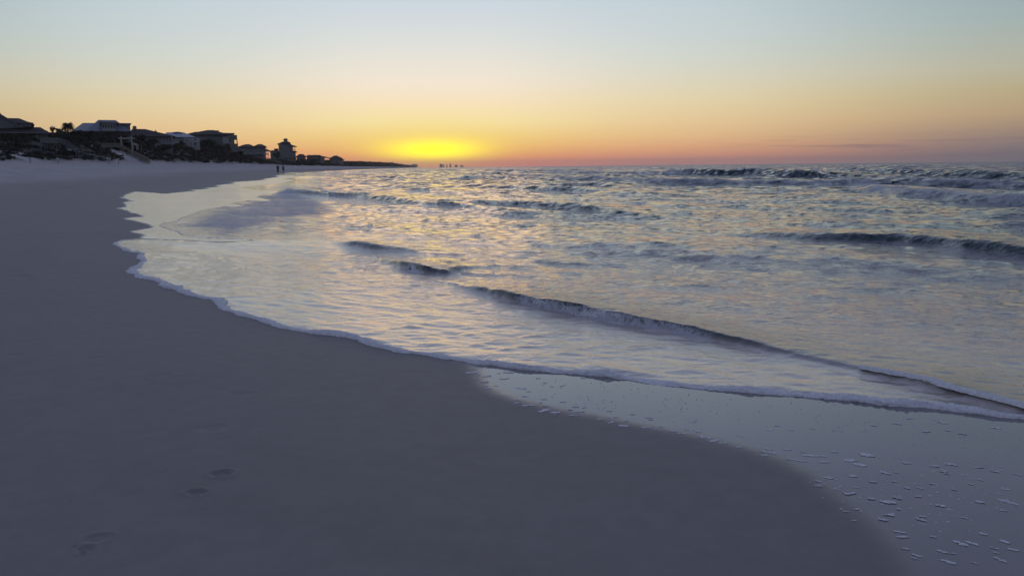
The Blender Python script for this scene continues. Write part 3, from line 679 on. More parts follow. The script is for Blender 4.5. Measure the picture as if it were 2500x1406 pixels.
# shrubs all over the dune face and crest
n = 5200
Yc = 135*np.exp(rng.uniform(0, math.log(1100/135), n)); oc = rng.uniform(80, 108, n)
xc = -(oc*CN)-0.1*Yc; mk = vegmask(xc, Yc) > rng.uniform(.2, 1, n); xc, Yc, oc = xc[mk], Yc[mk], oc[mk]
rad = rng.uniform(.5, 1.5, len(xc))*(0.6+0.6*sstep(oc, 86, 98))*np.interp(Yc, [150, 600], [0.9, 1.5])
k = 34; C_ = rng.normal(size=(len(xc), k, 3)); C_ /= np.linalg.norm(C_, axis=2)[:, :, None]; C_[:, :, 2] = np.abs(C_[:, :, 2])
C_ *= (rad[:, None]*rng.uniform(.45, 1.0, (len(xc), k)))[:, :, None]*np.array([1.25, 1.25, 0.85])
C_[:, :, 0] += xc[:, None]; C_[:, :, 1] += Yc[:, None]; C_[:, :, 2] += gz(xc, Yc)[:, None]-.1
V, q = leaves(C_.reshape(-1, 3), np.repeat(rad*0.22+Yc*0.0005, k))
tag(mesh_np('dune_shrubs', V, q, leaf, smooth=False), 'dark low scrub covering the dune face below the houses', kind='stuff')
# far wooded shore
n = 2600
Yc = 880*np.exp(rng.uniform(0, math.log(5600/880), n)); oc = rng.uniform(86, 130, n); xc = -(oc*CN)-0.1*Yc
hgt = np.interp(Yc, [880, 1200, 1800, 2600, 5600], [2.5, 4, 6.5, 6, 4])*(.45+1.0*vnoise(Yc*.012, oc*0, 5))
k = 22; C_ = rng.normal(size=(n, k, 3)); C_ /= np.linalg.norm(C_, axis=2)[:, :, None]
C_ *= (rng.uniform(.5, 1, (n, k)))[:, :, None]*np.array([7, 22, 1.0]); C_[:, :, 2] *= hgt[:, None]*.5
C_[:, :, 0] += xc[:, None]; C_[:, :, 1] += Yc[:, None]; C_[:, :, 2] += gz(xc, Yc)[:, None]+hgt[:, None]*.45
V, q = leaves(C_.reshape(-1, 3), np.repeat(1.6+Yc*.0008, k))
tag(mesh_np('far_woodland', V, q, leaf2, smooth=False), 'low dark wooded shore running to the far headland', kind='stuff')

def kx_(px): d = ray(px, hor(px)-35); return d[0]/d[1]
def Yof(px, o_=98.0): return o_*CN/(-kx_(px)-0.1)
def at(px, Yd): return (kx_(px)*Yd, Yd)
def Zat(px, py, Yd): d = ray(px, py); return H+d[2]/d[1]*Yd
def shrub(px, py_top, wpx, Yd, name, label, cat, group=None, sizes=1.0, trunk=True, n=420, palm=False):
    m = Yd/F; x_, y_ = at(px, Yd); g = float(gz(x_, y_)[0]); ztop = Zat(px, py_top, Yd); h_ = max(ztop-g, 1.2); w = wpx*m/2
    r = empty(name, (x_, y_, g), label=label, cat=cat, group=group)
    # limbs
    if trunk:
        mb = MB(); th = max(.10, h_*.035)
        mb.bar((0, 0, -.3), (0.05*w, 0, h_*.5), th*2); 
        for a in range(6):
            an = a*1.05; mb.bar((0.03*w, 0, h_*.38), (w*.6*math.cos(an), w*.6*math.sin(an), h_*(.62+.1*(a % 3))), th)
        mb.build('trunk', bark, r)
    nc = max(7, int(9*sizes)); cs_ = rng.normal(size=(nc, 3)); cs_ /= np.linalg.norm(cs_, axis=1)[:, None]
    ch = h_*.33
    cs_ = cs_*rng.uniform(.3, .72, (nc, 1))*np.array([w, w, ch])+np.array([0, 0, h_-ch*1.12])
    idx = rng.integers(0, nc, n); d = rng.normal(size=(n, 3)); d /= np.linalg.norm(d, axis=1)[:, None]
    pts = cs_[idx]+d*rng.uniform(.25, 1, (n, 1))*np.array([w*.36, w*.36, ch*.42])
    V, q = leaves(pts, np.full(n, max(.10, .13*w)))
    mesh_np('crown', V, q, leaf2, r, smooth=False); return r
def palm(px, py_top, wpx, Yd, label):
    m = Yd/F; x_, y_ = at(px, Yd); g = float(gz(x_, y_)[0]); zt = Zat(px, py_top, Yd); h_ = zt-g; w = wpx*m/2
    r = empty('palm_tree', (x_, y_, g), label=label, cat='palm tree')
    hub = h_-w*.75
    mb = MB()
    for k in range(7):
        z0_, z1_ = -.3+(hub+.3)*k/7, -.3+(hub+.3)*(k+1)/7; mb.bar((.06*math.sin(k), 0, z0_), (.06*math.sin(k+1), 0, z1_), .30-.015*k)
    mb.build('trunk', bark, r)
    for k in range(44):
        an = k*2.4; up_ = 1.2-2.0*(k/44); mb = MB(); L = w*random.uniform(.85, 1.05); segs = 5; prev = Vector((0, 0, hub))
        dirh = Vector((math.cos(an), math.sin(an), 0)); side = dirh.cross(Vector((0, 0, 1)))
        for i in range(segs):
            tt = (i+1)/segs; p = Vector((0, 0, hub))+dirh*L*tt*math.cos(up_*.8)+Vector((0, 0, L*(math.sin(up_)*tt-.55*tt*tt)))
            mb.bar(prev, p, .04)
            for sg_ in (-1, 1):
                for jj in (0, .5):
                    b0 = prev.lerp(p, jj); wd = .52*w*math.sin(math.pi*(.15+.8*tt)); tip = b0+side*sg_*wd+dirh*wd*.6-Vector((0, 0, wd*.35))
                    mb.poly([b0, b0+(p-prev)*.35, tip], [(0, 1, 2)])
            prev = p
        mb.build('frond', leaf2, r)
palm(172, 292, 36, 236, 'round-headed palm standing against the sky between the first and second house')
shrub(134, 302, 20, 232, 'small_tree', 'scraggy small tree on the dune crest left of the palm', 'tree', sizes=.7, n=240)
shrub(152, 311, 26, 234, 'bush', 'low dark bush between the scraggy tree and the palm', 'bush', n=260)
shrub(118, 318, 26, 226, 'bush', 'dark bush below the right end of the first house', 'bush', n=260)
shrub(196, 316, 30, 232, 'bush', 'dark bush at the left eave of the big metal-roofed house', 'bush')
shrub(228, 319, 46, 238, 'bush', 'broad dark bush under the left part of the metal roof', 'bush', n=600)
shrub(300, 321, 40, 252, 'bush', 'dark bush below the right part of the metal roof', 'bush', n=500)
shrub(345, 322, 44, 262, 'bush', 'dark bush in front of the dark-roofed house', 'bush', n=600)
shrub(372, 334, 40, 274, 'bush', 'dark bush left of the pale corner wall of the dark-roofed house', 'bush', n=500)
shrub(402, 352, 44, 290, 'bush', 'dark bush beneath the pale corner wall', 'bush', n=500)
shrub(446, 341, 26, 322, 'round_tree', 'round dark tree in front of the light-roofed house', 'tree', n=360)
shrub(430, 350, 30, 316, 'bush', 'dark bush left of the round tree', 'bush', n=360)
shrub(508, 338, 46, 352, 'round_tree', 'broad dark tree hiding the left half of the three-storey house', 'tree', n=800)
shrub(486, 351, 30, 345, 'bush', 'dark bush between the light-roofed and the three-storey house', 'bush', n=360)
shrub(535, 348, 40, 362, 'bush', 'dark bush right of the broad tree', 'bush', n=500)
shrub(557, 350, 30, 374, 'bush', 'dark bush below the three-storey house', 'bush', n=400)
shrub(580, 365, 34, 398, 'bush', 'dark bush on the crest right of the three-storey house', 'bush', n=400)
shrub(676, 371, 26, 530, 'bush', 'dark bush at the foot of the tower house', 'bush', n=360)
shrub(735, 388, 30, 600, 'bush', 'dark bush right of the tower house', 'bush', n=360)
shrub(760, 386, 40, 680, 'bush', 'dark bush in front of the flat-roofed far house', 'bush', n=360)
shrub(800, 389, 34, 780, 'bush', 'dark bush in front of the last hip-roofed house', 'bush', n=360)

# ------------------------------------------------------------------ houses
w_grey = mat('grey_siding', (0.135, 0.15, 0.155), .8, .08, 2); w_pale = mat('pale_siding', (0.26, 0.28, 0.26), .8, .08, 2)
w_tan = mat('tan_siding', (0.15, 0.145, 0.13), .8, .08, 2); w_dark = mat('dark_siding', (0.06, 0.06, 0.065), .8, .1, 2)
w_white = mat('white_trim', (0.40, 0.41, 0.40), .6, .05, 3); r_metal = mat('metal_roof', (0.15, 0.18, 0.23), .45, .06, 1, .5, .2)
r_dark = mat('dark_shingle', (0.045, 0.043, 0.045), .85, .2, 3); r_light = mat('pale_metal_roof', (0.27, 0.29, 0.34), .45, .05, 1, .5)
glass = mat('window_glass', (0.03, 0.035, 0.04), .08, .1, 1, .6); wood = mat('weathered_wood', (0.19, 0.18, 0.145), .85, .2, 4); wood_l = mat('pale_wood', (0.32, 0.32, 0.29), .8, .15, 4)
w_dark2 = mat('grey_weathered_wood', (0.12, 0.125, 0.13), .85, .2, 4); brick = mat('chimney_render', (0.22, 0.17, 0.15), .85, .2, 5)
TH = math.atan(0.1)
class House:
    """helper: px / py are photograph pixels, turned into metres at the house's own distance"""
    def __init__(s, name, pxc, Yd, label, rz=TH):
        s.m = Yd/F; s.Y = Yd; s.pc = pxc; x_, y_ = at(pxc, Yd); s.g = float(gz(x_, y_)[0])-.3; rz = math.atan2(-x_, y_)
        s.m = math.hypot(*(np.array(at(pxc+1, 100))-np.array(at(pxc, 100))))/100*Yd*math.cos(rz)
        s.r = empty(name, (x_, y_, s.g), rz, label=label, cat='house'); s.cx = 1.0
    def X(s, px): return (px-s.pc)*s.m*s.cx
    def Zz(s, py, px=None): return Zat(px or s.pc, py, s.Y)-s.g
    def wall(s, x0, x1, D, top, mt, bot=None, y0=0, name='wall'):
        z0_ = -1.0 if bot is None else s.Zz(bot); return MB().box(s.X(x0), s.X(x1), y0, y0+D, z0_, s.Zz(top)).build(name, mt, s.r)
    def roof(s, e0, e1, ye, r0_, r1_, yr, D, mt, y0=0, ov=0.5, gable=False, flat=0.0, name='roof', parent=None):
        mid = y0+D/2
        mb = MB().roof(s.X(e0), s.X(e1), y0-ov, y0+D+ov, s.Zz(ye), s.X(r0_), s.X(r1_), mid-flat-.02, mid+flat+.02, s.Zz(yr)); return mb.build(name, mt, parent or s.r)
    def win(s, px, py, wpx, hpx, y0=0, mt=None):
        a, b_ = s.X(px-wpx/2), s.X(px+wpx/2); z0_, z1_ = s.Zz(py+hpx/2), s.Zz(py-hpx/2); t_ = max(.06, .12*(b_-a)); d = .08
        mb = MB(); mb.box(a, b_, y0-d, y0+.02, z0_, z0_+t_); mb.box(a, b_, y0-d, y0+.02, z1_-t_, z1_); mb.box(a, a+t_, y0-d, y0+.02, z0_+t_, z1_-t_); mb.box(b_-t_, b_, y0-d, y0+.02, z0_+t_, z1_-t_)
        f = mb.build('window', mt or w_white, s.r); MB().box(a+t_, b_-t_, y0-.03, y0+.01, z0_+t_, z1_-t_).build('pane', glass, f)
    def swin(s, xloc, yl, zc, w_, h_):       # window on the seaward wall
        mb = MB(); t_ = .1; d = .08; a, b_, z0_, z1_ = yl-w_/2, yl+w_/2, zc-h_/2, zc+h_/2
        mb.box(xloc-.02, xloc+d, a, b_, z0_, z0_+t_); mb.box(xloc-.02, xloc+d, a, b_, z1_-t_, z1_); mb.box(xloc-.02, xloc+d, a, a+t_, z0_+t_, z1_-t_); mb.box(xloc-.02, xloc+d, b_-t_, b_, z0_+t_, z1_-t_)
        f = mb.build('window', w_white, s.r); MB().box(xloc-.01, xloc+.03, a+t_, b_-t_, z0_+t_, z1_-t_).build('pane', glass, f)
    def post(s, px, top, bot, y0, w_=.2, mt=None, name='post'): return MB().box(s.X(px)-w_/2, s.X(px)+w_/2, y0-w_/2, y0+w_/2, s.Zz(bot), s.Zz(top)).build(name, mt or w_white, s.r)
    def slab(s, x0, x1, y0, y1, top, th, mt=None, name='balcony_floor'): return MB().box(s.X(x0), s.X(x1), y0, y1, s.Zz(top)-th, s.Zz(top)).build(name, mt or w_white, s.r)
    def rail(s, x0, x1, y0, top, hpx, mt=None):
        a, b_ = s.X(x0), s.X(x1); z1_, z0_ = s.Zz(top), s.Zz(top+hpx); mb = MB(); mb.box(a, b_, y0-.04, y0+.04, z1_-.08, z1_)
        n_ = max(2, int((b_-a)/.35))
        for i in range(n_+1):
            xx = a+(b_-a-.05)*i/n_; mb.box(xx, xx+.05, y0-.025, y0+.025, z0_, z1_-.08)
        return mb.build('railing', mt or w_white, s.r)

# 1: grey gabled house at the left edge
h = House('beach_house', 45, 204, 'grey gabled beach house with chimney and dormer windows at the left edge')
h.wall(-60, 26, 16, 315, w_grey)
h.roof(-66, 70, 322, -20, 56, 287, 22, r_dark, ov=.8, flat=.1)
h.wall(20, 92, 14, 312, w_grey, y0=2)
mb = MB(); g_ = [(h.X(-46), -1.2, h.Zz(318)), (h.X(60), -1.2, h.Zz(312)), (h.X(9), -1.2, h.Zz(281))]; g2_ = [(a, 8, c_) for a, b_, c_ in g_]
mb.poly(g_+g2_, [(0,1,2),(5,4,3),(0,3,4,1),(1,4,5,2),(2,5,3,0)]); mb.build('gable', w_grey, h.r)
mb = MB()
for (a, b_) in (((-48,319), (9,279.5)), ((9,279.5), (62,313))):
    mb.bar((h.X(a[0]), -1.5, h.Zz(a[1])), (h.X(b_[0]), -1.5, h.Zz(b_[1])), .35, .25)
mb.build('rake_board', w_tan, h.r)
mb = MB(); mb.roof(h.X(0), h.X(92), 0, 16, h.Zz(305), h.X(8), h.X(56), 7, 9, h.Zz(285)); mb.build('roof', r_dark, h.r)
mb = MB(); mb.box(h.X(52), h.X(86), -.6, 8, h.Zz(311), h.Zz(301)); mb.build('dormer', w_dark, h.r)
MB().roof(h.X(38), h.X(90), -1, 10, h.Zz(301.5), h.X(40), h.X(56), 8, 9, h.Zz(289), .12).build('dormer_roof', r_dark, h.r)
for px in (61.5, 71, 81): h.win(px, 304.5, 4.5, 6, y0=-.62)
mb = MB(); mb.box(h.X(-6), h.X(11), 3, 5, h.Zz(300), h.Zz(276.5)); mb.box(h.X(-8), h.X(12), 2.8, 5.2, h.Zz(276.5), h.Zz(275)); ch = mb.build('chimney', brick, h.r)
mb = MB(); mb.box(h.X(2), h.X(5), 3.6, 4.4, h.Zz(275), h.Zz(272.5)); mb.box(h.X(1), h.X(6), 3.4, 4.6, h.Zz(272.5), h.Zz(271.7)); mb.build('chimney_pot', brick, ch)
h.wall(-60, 120, 10, 326, w_dark, y0=-1)
h.roof(-66, 127, 327, -60, 107, 309, 12, r_dark, y0=-3, ov=.7, flat=.2, name='porch_roof')
mb = MB(); mb.box(h.X(-66), h.X(127.5), -3.95, -3.78, h.Zz(327.3), h.Zz(324.5)); mb.build('fascia_board', w_tan, h.r)
for px in (-10, 20, 44, 70, 95, 108, 115, 121): h.post(px, 325, 340, -3, .22, w_tan)
for px in (30, 58, 101): h.win(px, 333, 8, 9, y0=-1.02, mt=w_tan)
h.slab(80, 130, -5, 0, 340, .3, wood, 'deck')
h.rail(80, 106, -5, 334, 6, wood)
# walkways and stairs of the first house
def walk(name, pts, Yd, label, wpx=8, mt=wood, rail_h=1.05, width=1.6, fill=True):
    P_ = []
    for i, (px, py) in enumerate(pts):
        yy = Yd[i] if isinstance(Yd, (list, tuple)) else Yd; x_, y_ = at(px, yy); P_.append(Vector((x_, y_, Zat(px, py, yy))))
    base_ = P_[0].copy(); gz0 = float(gz(base_.x, base_.y)[0]); r = empty(name, (base_.x, base_.y, gz0), label=label, cat='boardwalk')
    O = Vector((base_.x, base_.y, gz0)); side = Vector((0.15, -1, 0)).normalized()*width/2
    for a, b_ in zip(P_[:-1], P_[1:]):
        a = a-O; b_ = b_-O; L = (b_-a).length
        MB().bar(a, b_, width, .12).build('walkway_deck', mt, r)
        for sd_ in (-1, 1):
            off_ = side*sd_; mb = MB(); mb.bar(a+off_+Vector((0,0,rail_h)), b_+off_+Vector((0,0,rail_h)), .12, .1)
            mb.bar(a+off_+Vector((0,0,.12)), b_+off_+Vector((0,0,.12)), .08, .22)
            n_ = max(2, int(L/.28))
            for i in range(n_+1):
                p = a.lerp(b_, i/n_)+off_; mb.bar(p, p+Vector((0,0,rail_h)), .14 if i % 6 == 0 else .07)
            mb.build('railing', mt, r)
        for i in range(max(1, int(L/3))+1):
            p = a.lerp(b_, i/max(1, int(L/3)))
            for sd_ in (-1, 1): MB().bar(p+side*sd_+Vector((0,0,-1.3)), p+side*sd_, .18).build('post', mt, r)
    return r
walk('dune_boardwalk', [(107,349),(150,349)], [185, 195], 'grey railed deck walkway right of the first house', width=2.0, mt=w_dark2)
walk('dune_stairs', [(152,351),(158,352),(190,372)], [194, 193.5, Yof(190, 82)], 'grey dune stairs descending from the first house deck', width=1.4, mt=w_dark2)
walk('dune_stairs', [(252,359),(290,359),(312,371),(362,395)], [236, 238, Yof(312, 87), Yof(362, 79.5)], 'long pale wooden stairs coming down the dune to the beach', mt=wood, width=1.5, rail_h=1.0)
walk('dune_walkover', [(632,386),(668,394),(684,399)], [Yof(632, 92), Yof(668, 86), Yof(684, 81)], 'weathered walkover descending from the twin-roofed house', mt=wood, width=1.5)
# wooden frame on the dune
x_, y_ = at(310, 240); g0 = float(gz(x_, y_)[0]); m_ = 240/F
r = empty('wooden_frame', (x_, y_, g0), 0.05, label='pale timber frame of two posts and a crossbeam on the dune', cat='pergola')
X_ = lambda px: (px-310)*m_; Z_ = lambda py: Zat(310, py, 240)-g0
for px in (299, 324): MB().box(X_(px)-.14, X_(px)+.14, -.14, .14, -.2, Z_(333.5)).build('post', wood_l, r)
MB().box(X_(293), X_(330), -.3, -.15, Z_(339.5), Z_(336.6)).build('crossbeam', wood_l, r); MB().box(X_(293), X_(330), .15, .3, Z_(339.5), Z_(336.6)).build('crossbeam', wood_l, r)
walk('dune_steps', [(326,351),(337,355)], [240, 239], 'short pale steps beside the timber frame', mt=wood_l, width=1.2, rail_h=.3)
# small posts and signs along the toe of the dune
for (px, pt, pb, Yd, lb) in [(73,385,390,150,'short pale post at the foot of the dune below the first house'),(141,385,392,160,'leaning pale post at the dune foot'),
        (262,376,382,178,'pale post with a small white sign at the dune foot'),(268,381,391,178,'tall grey post at the foot of the long stairs'),(288,384,392,178,'small sign post on the beach by the long stairs'),
        (227,344,350,205,'small white chair-like marker on the dune slope'),(576,391,398,345,'dark post on the beach under the three-storey house'),(735,398,402,420,'pale far post on the beach right of the walkers'),(894,400,406,700,'dark far post beside the water')]:
    Yd = Yof(px, 90 if px == 227 else 79.3) if px < 560 else Yd; x_, y_ = at(px, Yd); zt, zb = Zat(px, pt, Yd), Zat(px, pb, Yd); g0 = float(gz(x_, y_)[0]); zb = min(zb, g0-.05); zt = min(max(zt, g0+.7), g0+1.5)
    r = empty('marker_post', (x_, y_, g0), label=lb, cat='post'); mt = w_dark if 'dark' in lb else wood_l
    MB().box(-.09, .09, -.09, .09, -.3, zt-g0).build('post', mt, r)
    MB().box(-.28, .28, -.13, -.095, zt-g0-.45, zt-g0-.05).build('sign_board', mt if 'dark' in lb else w_white, r)

# 2: big metal-roofed house
h = House('beach_house', 262, 256, 'large beach house with blue-grey metal hip roof and five-window dormer')
h.wall(194, 325, 20, 322, w_grey, y0=1)
h.roof(183, 300, 321, 208, 262, 297, 18, r_metal, y0=1, flat=.1)
h.roof(215, 327, 322, 247, 290, 290, 16, r_metal, y0=0, flat=.3)
h.wall(290, 325, 10, 300, w_grey, y0=4, name='wing_wall'); h.roof(284, 328, 300.5, 300, 305, 297.5, 10, r_metal, y0=4, ov=.6)
mb = MB(); mb.box(h.X(255), h.X(288), -2.2, 5, h.Zz(321), h.Zz(300)); mb.build('dormer', w_pale, h.r)
MB().box(h.X(249), h.X(292), -3, 5, h.Zz(300.5), h.Zz(298.3)).build('dormer_roof', r_light, h.r)
for px in (259, 265, 271.3, 277.7, 284): h.win(px, 309.5, 5.2, 9.5, y0=-2.2, mt=w_pale)
mb = MB(); mb.box(h.X(248), h.X(326), -3.6, 0, h.Zz(323), h.Zz(321.5)); mb.build('eave_board', w_dark, h.r)
for px in (300, 312, 324): h.post(px, 323, 330, -3.2, .2, w_grey)
# 3: dark roofed house
h = House('beach_house', 378, 290, 'dark-roofed house with rounded chimney between metal-roofed and light-roofed houses')
h.wall(330, 424, 16, 333, w_grey, y0=0); h.roof(318, 432, 334.5, 326, 359, 313, 18, r_dark, y0=-.5, flat=.2)
mb = MB()
for a0, a1, zt in ((328.5, 338, 308), (329.5, 337, 306.6), (331, 335.5, 306)): mb.box(h.X(a0), h.X(a1), 6+.01*a0-3.3, 7.2+.01*(a1-330), h.Zz(316), h.Zz(zt))
mb.build('chimney', brick, h.r)
mb = MB(); mb.box(h.X(382), h.X(387), 6, 7.2, h.Zz(324), h.Zz(318.5)); mb.box(h.X(383.4), h.X(385.6), 6.2, 7, h.Zz(318.5), h.Zz(316)); mb.build('chimney', brick, h.r)
h.slab(397, 425, -2, .0, 351, .25, w_pale); h.rail(398, 424, -2, 346.5, 4.5, w_pale); h.post(423.5, 333, 356, -2, .3, w_pale)
for px in (404, 411, 418): h.win(px, 340, 5, 9, y0=0, mt=w_pale)
h.win(374, 335, 4, 5, mt=w_pale)
# 4: light roofed house
h = House('beach_house', 445, 334, 'house with pale metal roof and cream walls behind a round dark tree')
h.wall(412, 474, 16, 335, w_pale); h.roof(398, 480, 336, 411, 452, 321.5, 18, r_light, y0=-.6, flat=.2); h.roof(425, 448, 323, 434, 437, 319.5, 6, r_light, y0=6, ov=.1)
h.wall(452, 490, 9, 338, w_pale, y0=-5, name='wing_wall')
for (px, py, w_, h_) in ((478,342,7,6),(478,352,7,8),(466,352,4,4),(459,344,4,6)): h.win(px, py, w_, h_, y0=-5, mt=w_white)
h.slab(472, 486, -7, -5, 347, .25, w_white); h.rail(472, 486, -7, 344, 3, w_white)
for px in (472.5, 485.5): h.post(px, 338, 362, -7, .3, w_white)
# 5: three storey house
h = House('beach_house', 525, 390, 'three-storey beach house with dark hip roofs, rooftop parapet and open seaward balcony')
h.wall(462, 556, 16, 330, w_grey); h.roof(455, 562, 330, 510, 526, 316, 20, r_dark, y0=-1, flat=.4); h.roof(462, 510, 327, 480, 488, 320.5, 10, r_dark, y0=4)
h.wall(540, 574, 14, 327, w_grey, y0=-1.5, name='wing_wall'); MB().box(h.X(552), h.X(576), -1.8, 8, h.Zz(327), h.Zz(325.3)).build('parapet', w_tan, h.r)
mb = MB(); mb.box(h.X(531), h.X(537), 8, 10, h.Zz(324), h.Zz(318.4)); mb.build('chimney', brick, h.r); MB().box(h.X(529.5), h.X(538.5), 7.6, 10.4, h.Zz(318.4), h.Zz(317)).build('chimney_cap', r_dark, h.r)
h.roof(536, 570, 330.5, 545, 556, 325, 6, r_dark, y0=-4, ov=.2, name='porch_roof')
for px in (533.5, 538, 542): h.win(px, 340, 4.2, 7, y0=-.02)
for px in (480, 500): h.win(px, 337, 4, 6, y0=-.02)
h.wall(546, 574, 3, 335, w_pale, bot=352, y0=-4.5, name='bay_wall'); h.win(564, 344, 6, 12, y0=-4.5)
h.slab(560, 581, -5.5, 8, 339, .35, w_tan); MB().box(h.X(560), h.X(581), -5.6, -5.45, h.Zz(339), h.Zz(331)).build('balcony_parapet', w_tan, h.r)
MB().box(h.X(580.3), h.X(581), -5.6, 8, h.Zz(339), h.Zz(331)).build('balcony_parapet', w_tan, h.r)
h.slab(566, 582.5, -5.5, 8, 352, .35, w_tan); h.rail(573, 582, -5.5, 348, 4, w_tan)
for px in (573, 580.5): h.post(px, 339, 352, -5.4, .35, w_tan); 
h.wall(562, 582, 12, 352, w_tan, y0=-5.2, name='ground_floor'); h.wall(562, 574, 9, 339, w_tan, bot=352, y0=-2, name='wall')
# 6: twin hip roofs
h = House('beach_house', 618, 470, 'wide low house with twin hip roofs and a two-level seaward porch')
h.wall(580, 649, 16, 360, w_grey); h.roof(576, 628, 361, 601, 610, 351.5, 16, r_dark, y0=-.5); h.roof(588, 600, 357, 590, 596, 355, 6, r_dark, y0=2, ov=.1)
h.roof(620, 651, 358.5, 632, 640, 351.5, 14, r_dark, y0=-1.2)
for px in (592, 597, 616, 620.5, 625.5, 631, 636): h.win(px, 369, 4, 8)
h.slab(578, 655, -2.2, 0, 376, .3, w_pale, 'balcony_floor'); h.rail(580, 643, -2.2, 373, 3, w_pale)
h.slab(643, 656, -2.2, 9, 376.5, .35, w_pale); h.slab(644, 653, -2, 9, 359.5, .25, r_dark, 'porch_roof'); h.post(650, 359, 376, -1.9, .25, w_white)
h.post(655, 366, 385, -2, .3, w_white); h.post(644.5, 376, 385, -2, .3, w_white); h.rail(644, 655, -2.2, 372.5, 4, w_white); h.roof(648, 663, 370, 650, 652, 364, 8, r_dark, y0=0, ov=.2, name='porch_roof')
# 7: tower house
h = House('tower_house', 694, 572, 'tall house stepped up to a small lookout cupola with seaward balconies')
h.wall(681, 715, 14, 354, w_grey); h.wall(686, 722, 12, 372, w_grey, y0=-1, name='ground_floor')
h.roof(678, 712, 352.5, 690, 704, 346, 14, r_dark, y0=-.2, flat=.6); h.roof(702, 726, 358.5, 706, 710, 352, 12, r_dark, y0=0, ov=.6, name='porch_roof')
h.wall(692, 708, 8, 347, w_grey, bot=354, y0=2, name='attic_wall'); h.roof(688, 711, 348.6, 694, 703, 344.5, 9, r_dark, y0=1.6, ov=.2)
h.wall(694.5, 703.5, 4, 340.5, w_grey, bot=349, y0=3, name='cupola'); h.roof(692.4, 705.6, 341, 698.6, 699.4, 337.3, 4.4, r_dark, y0=2.8, ov=.5, name='cupola_roof')
h.slab(712, 723, -1, 10, 369, .3, w_grey); h.rail(713, 722.5, -1, 366, 3, w_grey)
for px in (716, 720.5): h.post(px, 358.5, 369, -.8, .35, w_dark)
h.roof(712, 727, 372.5, 714, 720, 368.8, 10, r_dark, y0=-1, ov=.2, name='porch_roof')
for (px, py) in ((687,362),(704,360),(710,366),(700,379),(712,379),(690,379)): h.win(px, py, 4, 6, y0=-.05 if py < 370 else -1.05)
h.slab(694, 724, -3, -1, 383, .3, w_pale)
for px in (703, 712.5, 722): h.post(px, 383, 392, -3, .5, w_pale)
h.wall(660, 682, 10, 369, w_grey, y0=4, name='wing_wall'); h.roof(658, 684, 370, 664, 674, 366.5, 10, r_dark, y0=4, ov=.2); MB().box(h.X(670), h.X(680), 7, 12, h.Zz(368), h.Zz(362.5)).build('wall', r_dark, h.r)
# 8
h = House('beach_house', 737, 645, 'small grey house tucked right of the tower house')
h.wall(724, 746, 10, 382, w_grey); h.roof(720, 749, 384, 730, 741, 377, 12, r_dark, y0=-.5, flat=.3); MB().box(h.X(729), h.X(741), 4, 9, h.Zz(382), h.Zz(376.5)).build('roof_deck', r_dark, h.r)
for px in (733, 741): h.win(px, 388, 4, 5)
h.slab(736, 748, -2, 0, 390, .3, w_pale)
# 9
h = House('beach_house', 773, 722, 'flat-roofed dark far house with wide top storey')
h.wall(749, 782, 14, 380, w_dark); h.roof(748, 784, 380.5, 752, 780, 378.6, 14, r_dark, y0=-.5, flat=3); h.wall(780, 792, 12, 384, w_grey, name='wing_wall'); h.roof(778, 797, 384, 782, 786, 381, 12, r_dark, y0=-.5)
MB().box(h.X(767.5), h.X(769), 5, 6, h.Zz(380), h.Zz(377)).build('chimney', brick, h.r)
for px in (757, 765, 773, 786): h.win(px, 387, 4, 4)
h.roof(790, 805, 386, 796, 801, 384, 8, r_dark, y0=2)
# 10
h = House('beach_house', 820, 865, 'last hip-roofed house before the low far shore')
h.wall(804, 833, 14, 387, w_grey); h.roof(801, 837, 388, 816, 823, 380, 16, r_dark, y0=-1)
h.wall(828, 838, 10, 391, w_grey, y0=-1, name='wing_wall'); h.roof(826, 842, 391, 829, 832, 387, 10, r_dark, y0=-1.2, ov=.3)
h.slab(828, 838, -3, -1, 395, .4, w_white); h.slab(828, 838, -3, -1, 399, .4, w_white); h.rail(828, 837.5, -3, 393, 2, w_white)
h.wall(836, 851, 8, 395, w_dark, y0=1, name='annex'); MB().box(h.X(835), h.X(852), .6, 9.4, h.Zz(395), h.Zz(394)).build('annex_roof', r_dark, h.r)
# hazy tower blocks far along the coast
tower = mat('concrete', (0.55, 0.50, 0.48), .9, .1, .05)
tg = 'hazy apartment blocks on the far horizon'
for i, (a0, a1, yt, lb) in enumerate([(1004,1018,401.3,'widest hazy apartment block, alone left of the sun glow'),(1073,1079.5,401,'leftmost hazy block of the cluster under the sun'),(1081,1083.3,402,'thin hazy block second in the cluster under the sun'),
        (1089,1091.5,402,'thin hazy block in the middle of the cluster'),(1097,1100.5,400.6,'tallest hazy tower of the cluster'),(1110,1116,403,'low wide hazy block right of the tallest tower'),(1123,1127,403.6,'low hazy block near the right end of the cluster'),(1128,1131,404.4,'lowest hazy block at the right end of the cluster')]):
    Yd = 6700; c0 = (a0+a1)/2; x_, y_ = at(c0, Yd); w_ = (a1-a0)*Yd/F; ht = Zat(c0, yt, Yd)
    r = empty('apartment_block', (x_, y_, 0), label=lb, cat='building', group=tg)
    MB().box(-w_/2, w_/2, -12, 12, -1, ht).build('wall', tower, r)
    MB().box(-w_/4, w_/8, -5, 5, ht, ht+1.8).build('roof_plant', tower, r)
    nf_ = max(2, int(ht/3.2)); mb = MB()
    for k in range(nf_): mb.box(-w_/2+.5, w_/2-.5, -12.4, -12.02, 1.2+k*ht/nf_, 2.4+k*ht/nf_)
    mb.build('window_band', glass, r)

